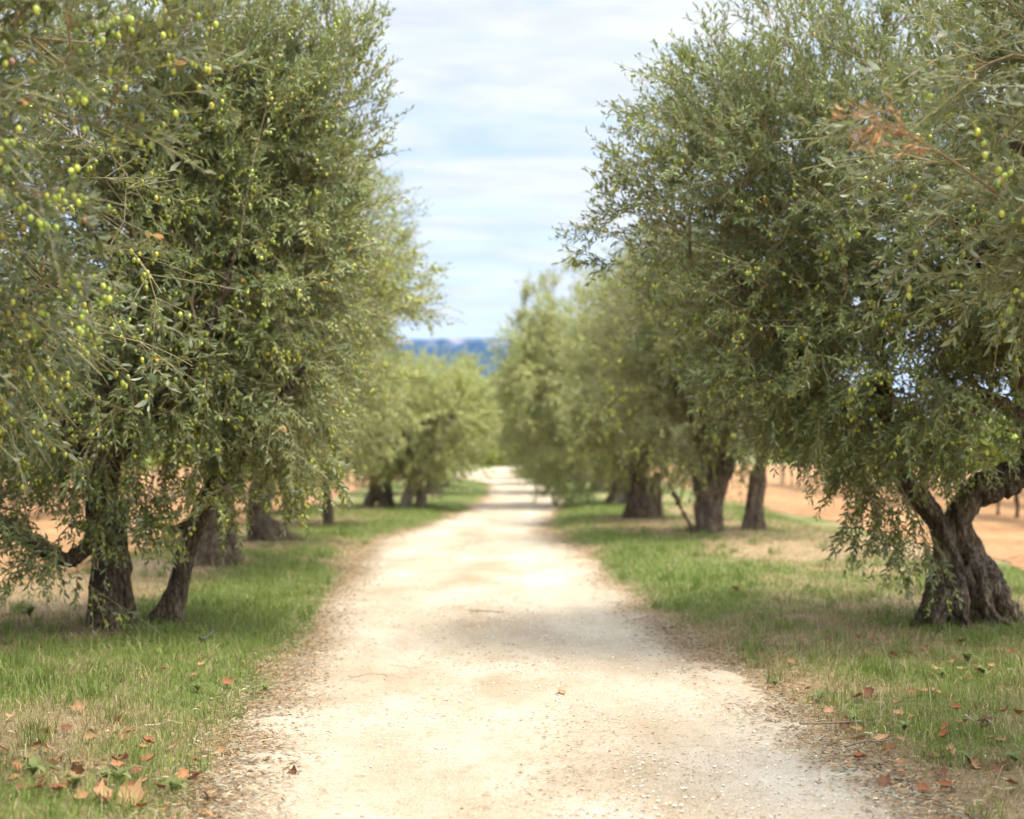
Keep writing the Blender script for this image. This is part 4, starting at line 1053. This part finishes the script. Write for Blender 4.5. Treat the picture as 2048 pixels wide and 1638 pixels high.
# ------------------------------------------------------------------ vineyards on both sides
def vine_proto(seed):
    r = np.random.default_rng(seed)
    e = empty('grapevine', (0, 0, 0))
    trunk = [[(0, 0, -.1, .04), (.03, .02, .3, .032), (-.02, 0, .6, .028), (0, .02, .85, .03)],
             [(0, .02, .8, .025), (0, .3, .95, .02), (0, .62, 1.0, .012)], [(0, .02, .8, .025), (.02, -.3, .95, .02), (0, -.62, 1.0, .012)]]
    t = trunk_mesh('trunk', trunk, .02, .012, e, seed); t.data.materials.clear(); t.data.materials.append(M_WOODY)
    mb = MB(); k = 520
    p = np.stack([r.normal(0, .2, k), r.uniform(-.75, .75, k), 1.0 + .95 * r.random(k) ** 1.2], 1)
    p[:, 2] += .12 * np.sin(p[:, 1] * 6 + seed)
    dv = r.normal(0, 1, (k, 3)) - np.array([0, 0, .5]); nv = r.normal(0, .6, (k, 3)) + np.array([0, 0, .8])
    col = np.where(r.random((k, 1)) < .4, np.array([.33, .36, .05]), np.array([.16, .24, .04])) * r.uniform(.7, 1.25, (k, 1))
    L = r.uniform(.09, .16, k); leaves(mb, p, dv, nv, L, L * .9, col, 0)
    q = 26; b = np.stack([r.normal(0, .03, q), r.uniform(-.6, .6, q), np.full(q, .97)], 1)
    tp = b + np.stack([r.normal(0, .15, q), r.normal(0, .1, q), r.uniform(.4, .95, q)], 1)
    segs(mb, b, tp, .005, .003, np.array([.24, .17, .08]), 1, 4)
    mb.build('foliage', [M_VINE, M_TWIG], e)
    return e
def stake_proto():
    mb = MB()
    segs(mb, np.array([[0, 0, -.2]]), np.array([[.01, 0, 1.75]]), .035, .032, np.array([1., 1, 1]), 0, 8)
    sphere_mb(mb, np.array([[.01, 0, 1.745]]), .032, .012, np.array([[1., 1, 1]]), 8, 4)
    return mb.build('vineyard_stake', M_STAKE)
vines = [vine_proto(s) for s in (301, 302, 303)]
stk = stake_proto()
first_v = [True] * 3; first_s = True; kk = 0
for sgn, rows in ((-1, ((8.6, 15, 46), (11.0, 15, 46), (13.4, 17, 46))), (1, ((9.4, 17, 50), (11.8, 20, 50), (14.2, 22, 50)))):
    word = 'left' if sgn < 0 else 'right'
    for ri, (X, ya, yb) in enumerate(rows):
        rn = ('first row of vines', 'second row of vines', 'third row of vines')[ri]
        y = ya
        j = 0
        while y < yb:
            k = kk % 3; kk += 1
            if first_v[k]: v = vines[k]; first_v[k] = False
            else: v = copy_tree(vines[k])
            xx = sgn * X + rng.normal(0, .05)
            v.location = (xx, y, float(height(xx, y)) + .07); v.rotation_euler = (0, 0, rng.choice([0, math.pi]) + rng.normal(0, .05))
            s_ = rng.uniform(.92, 1.06); v.scale = (s_, s_, s_)
            tag(v, f'yellow-green grapevine in the {rn} on ochre soil {word} of the olive trees', 'vine', f'grapevines of the {rn} on the {word}')
            if j % 3 == 0:
                if first_s: st_ = stk; first_s = False
                else: st_ = stk.copy(); COL.objects.link(st_)
                st_.location = (sgn * X + .06, y + .62, float(height(sgn * X, y)) + .07); st_.rotation_euler = (rng.normal(0, .03), rng.normal(0, .03), 0)
                tag(st_, f'grey wooden stake in the {rn} on the {word} of the olive trees', 'stake', f'vineyard stakes of the {rn} on the {word}')
            y += 1.35; j += 1

# ------------------------------------------------------------------ bushes closing the far end
def bush(label, x, y, r0, h, col, seed, k=5200):
    r = np.random.default_rng(seed); e = empty('bush', (x, y, float(height(x, y)))); tag(e, label, 'bush')
    mb = MB(); pts = []
    dv = unit(r.normal(size=(k, 3))); dv[:, 2] = np.abs(dv[:, 2])
    lump = .65 + .6 * fbm(dv[:, 0] * 3, dv[:, 1] * 3, dv[:, 2] * 3, seed=seed)
    p = dv * np.array([r0, r0 * .8, h]) * (lump * r.random(k) ** .35)[:, None]
    c = np.array(col) * r.uniform(.6, 1.3, (k, 1)); L = r.uniform(.10, .2, k)
    leaves(mb, p, dv + r.normal(0, .6, (k, 3)), r.normal(0, .5, (k, 3)) + np.array([0, 0, .8]), L, L * .5, c, 0, simple=True)
    q = 14; b = np.zeros((q, 3)); tp = unit(r.normal(size=(q, 3)) + np.array([0, 0, 1.3])) * np.array([r0, r0, h]) * .7
    segs(mb, b, tp, .02, .008, np.array([.16, .11, .07]), 1, 5)
    mb.build('foliage', [M_VINE, M_TWIG], e)
bush('yellow-green bush glowing at the far end of the path', -.9, 98, 1.3, 1.55, (.30, .33, .05), 401)
bush('dark green bush left of the yellow one at the path end', -3.3, 99, 1.6, 2.2, (.10, .16, .05), 402)
bush('tall green bush right of the yellow one at the path end', .6, 107, 1.6, 2.9, (.13, .19, .06), 403)

# ------------------------------------------------------------------ sky, sun, camera
SUN_EL, SUN_AZ = math.radians(69), math.radians(112)     # azimuth measured from +Y towards +X
w = bpy.data.worlds.new('World'); scene.world = w; w.use_nodes = True
nt = w.node_tree; nt.nodes.clear(); L = nt.links.new
out = N(nt, 'ShaderNodeOutputWorld'); bg = N(nt, 'ShaderNodeBackground'); bg.inputs['Strength'].default_value = .10
sky = N(nt, 'ShaderNodeTexSky', sky_type='NISHITA'); sky.sun_disc = False; sky.sun_elevation = SUN_EL; sky.sun_rotation = SUN_AZ
sky.air_density = 1.0; sky.dust_density = 1.0; sky.ozone_density = 1.0
tc = N(nt, 'ShaderNodeTexCoord'); sp = N(nt, 'ShaderNodeSeparateXYZ'); L(tc.outputs['Generated'], sp.inputs[0])
zz = N(nt, 'ShaderNodeMath', operation='ADD'); zz.inputs[1].default_value = .09; L(sp.outputs['Z'], zz.inputs[0])
zm = N(nt, 'ShaderNodeMath', operation='MAXIMUM'); zm.inputs[1].default_value = .05; L(zz.outputs[0], zm.inputs[0])
cx = N(nt, 'ShaderNodeMath', operation='DIVIDE'); cy = N(nt, 'ShaderNodeMath', operation='DIVIDE')
L(sp.outputs['X'], cx.inputs[0]); L(zm.outputs[0], cx.inputs[1]); L(sp.outputs['Y'], cy.inputs[0]); L(zm.outputs[0], cy.inputs[1])
cb = N(nt, 'ShaderNodeCombineXYZ'); L(cx.outputs[0], cb.inputs[0]); L(cy.outputs[0], cb.inputs[1])
n1 = N(nt, 'ShaderNodeTexNoise', i_Scale=2.3, i_Detail=8.0, i_Roughness=.58, i_Distortion=.5); mpc = N(nt, 'ShaderNodeMapping'); mpc.inputs['Scale'].default_value = (.8, 1.5, 1); mpc.inputs['Location'].default_value = (3.1, 1.7, 0); L(cb.outputs[0], mpc.inputs['Vector']); L(mpc.outputs[0], n1.inputs['Vector'])
cl = ramp(nt, n1.outputs['Fac'], [(.37, (.40, .40, .40)), (.48, (.74, .74, .74)), (.58, (1, 1, 1))])
n3 = N(nt, 'ShaderNodeTexNoise', i_Scale=3.4, i_Detail=7.0, i_Roughness=.6, i_Distortion=.4); L(mpc.outputs[0], n3.inputs['Vector'])
cloud = ramp(nt, n3.outputs['Fac'], [(.36, (.70, .735, .765)), (.56, (.86, .87, .87))])
cs = N(nt, 'ShaderNodeVectorMath', operation='SCALE'); L(cloud.outputs[0], cs.inputs[0]); cs.inputs['Scale'].default_value = 4.9
col = mixc(nt, cl.outputs[0], sky.outputs[0], cs.outputs[0])
# thin cloud glows towards the sun; strengthened out of view as added fill light
dp = N(nt, 'ShaderNodeVectorMath', operation='DOT_PRODUCT'); L(tc.outputs['Generated'], dp.inputs[0])
dp.inputs[1].default_value = (math.sin(SUN_AZ) * math.cos(SUN_EL), math.cos(SUN_AZ) * math.cos(SUN_EL), math.sin(SUN_EL))
gl = N(nt, 'ShaderNodeMapRange', interpolation_type='SMOOTHSTEP'); L(dp.outputs['Value'], gl.inputs['Value'])
gl.inputs['From Min'].default_value = .15; gl.inputs['From Max'].default_value = 1.0; gl.inputs['To Min'].default_value = 1.0; gl.inputs['To Max'].default_value = 5.0
vs = N(nt, 'ShaderNodeVectorMath', operation='SCALE'); L(col, vs.inputs[0]); L(gl.outputs[0], vs.inputs['Scale'])
col = vs.outputs[0]
L(col, bg.inputs['Color']); L(bg.outputs[0], out.inputs[0])

sl = bpy.data.lights.new('sun', 'SUN'); sl.energy = 2.3; sl.angle = math.radians(18); sl.color = (1, .93, .79)
so_ = bpy.data.objects.new('sun', sl); COL.objects.link(so_)
dirv = Vector((math.sin(SUN_AZ) * math.cos(SUN_EL), math.cos(SUN_AZ) * math.cos(SUN_EL), math.sin(SUN_EL)))
so_.rotation_euler = dirv.to_track_quat('Z', 'Y').to_euler(); so_.location = (20, -5, 30)

cd = bpy.data.cameras.new('camera'); cam = bpy.data.objects.new('camera', cd); COL.objects.link(cam)
cd.sensor_fit = 'HORIZONTAL'; cd.sensor_width = 36; cd.lens = 36 * FPX / 2048
cam.location = (0, 0, CAM_H); cam.rotation_euler = (math.pi / 2 + PITCH, 0, 0)
cd.clip_end = 20000; cd.clip_start = .05
cd.dof.use_dof = True; cd.dof.focus_distance = 7.4; cd.dof.aperture_fstop = 1.55
scene.camera = cam
scene.view_settings.view_transform = 'Standard'; scene.view_settings.look = 'None'
scene.view_settings.gamma = 1; scene.view_settings.exposure = 1.3
scene.cycles.use_denoising = True
scene.cycles.max_bounces = 8; scene.cycles.diffuse_bounces = 4; scene.cycles.transmission_bounces = 4; scene.cycles.volume_bounces = 0
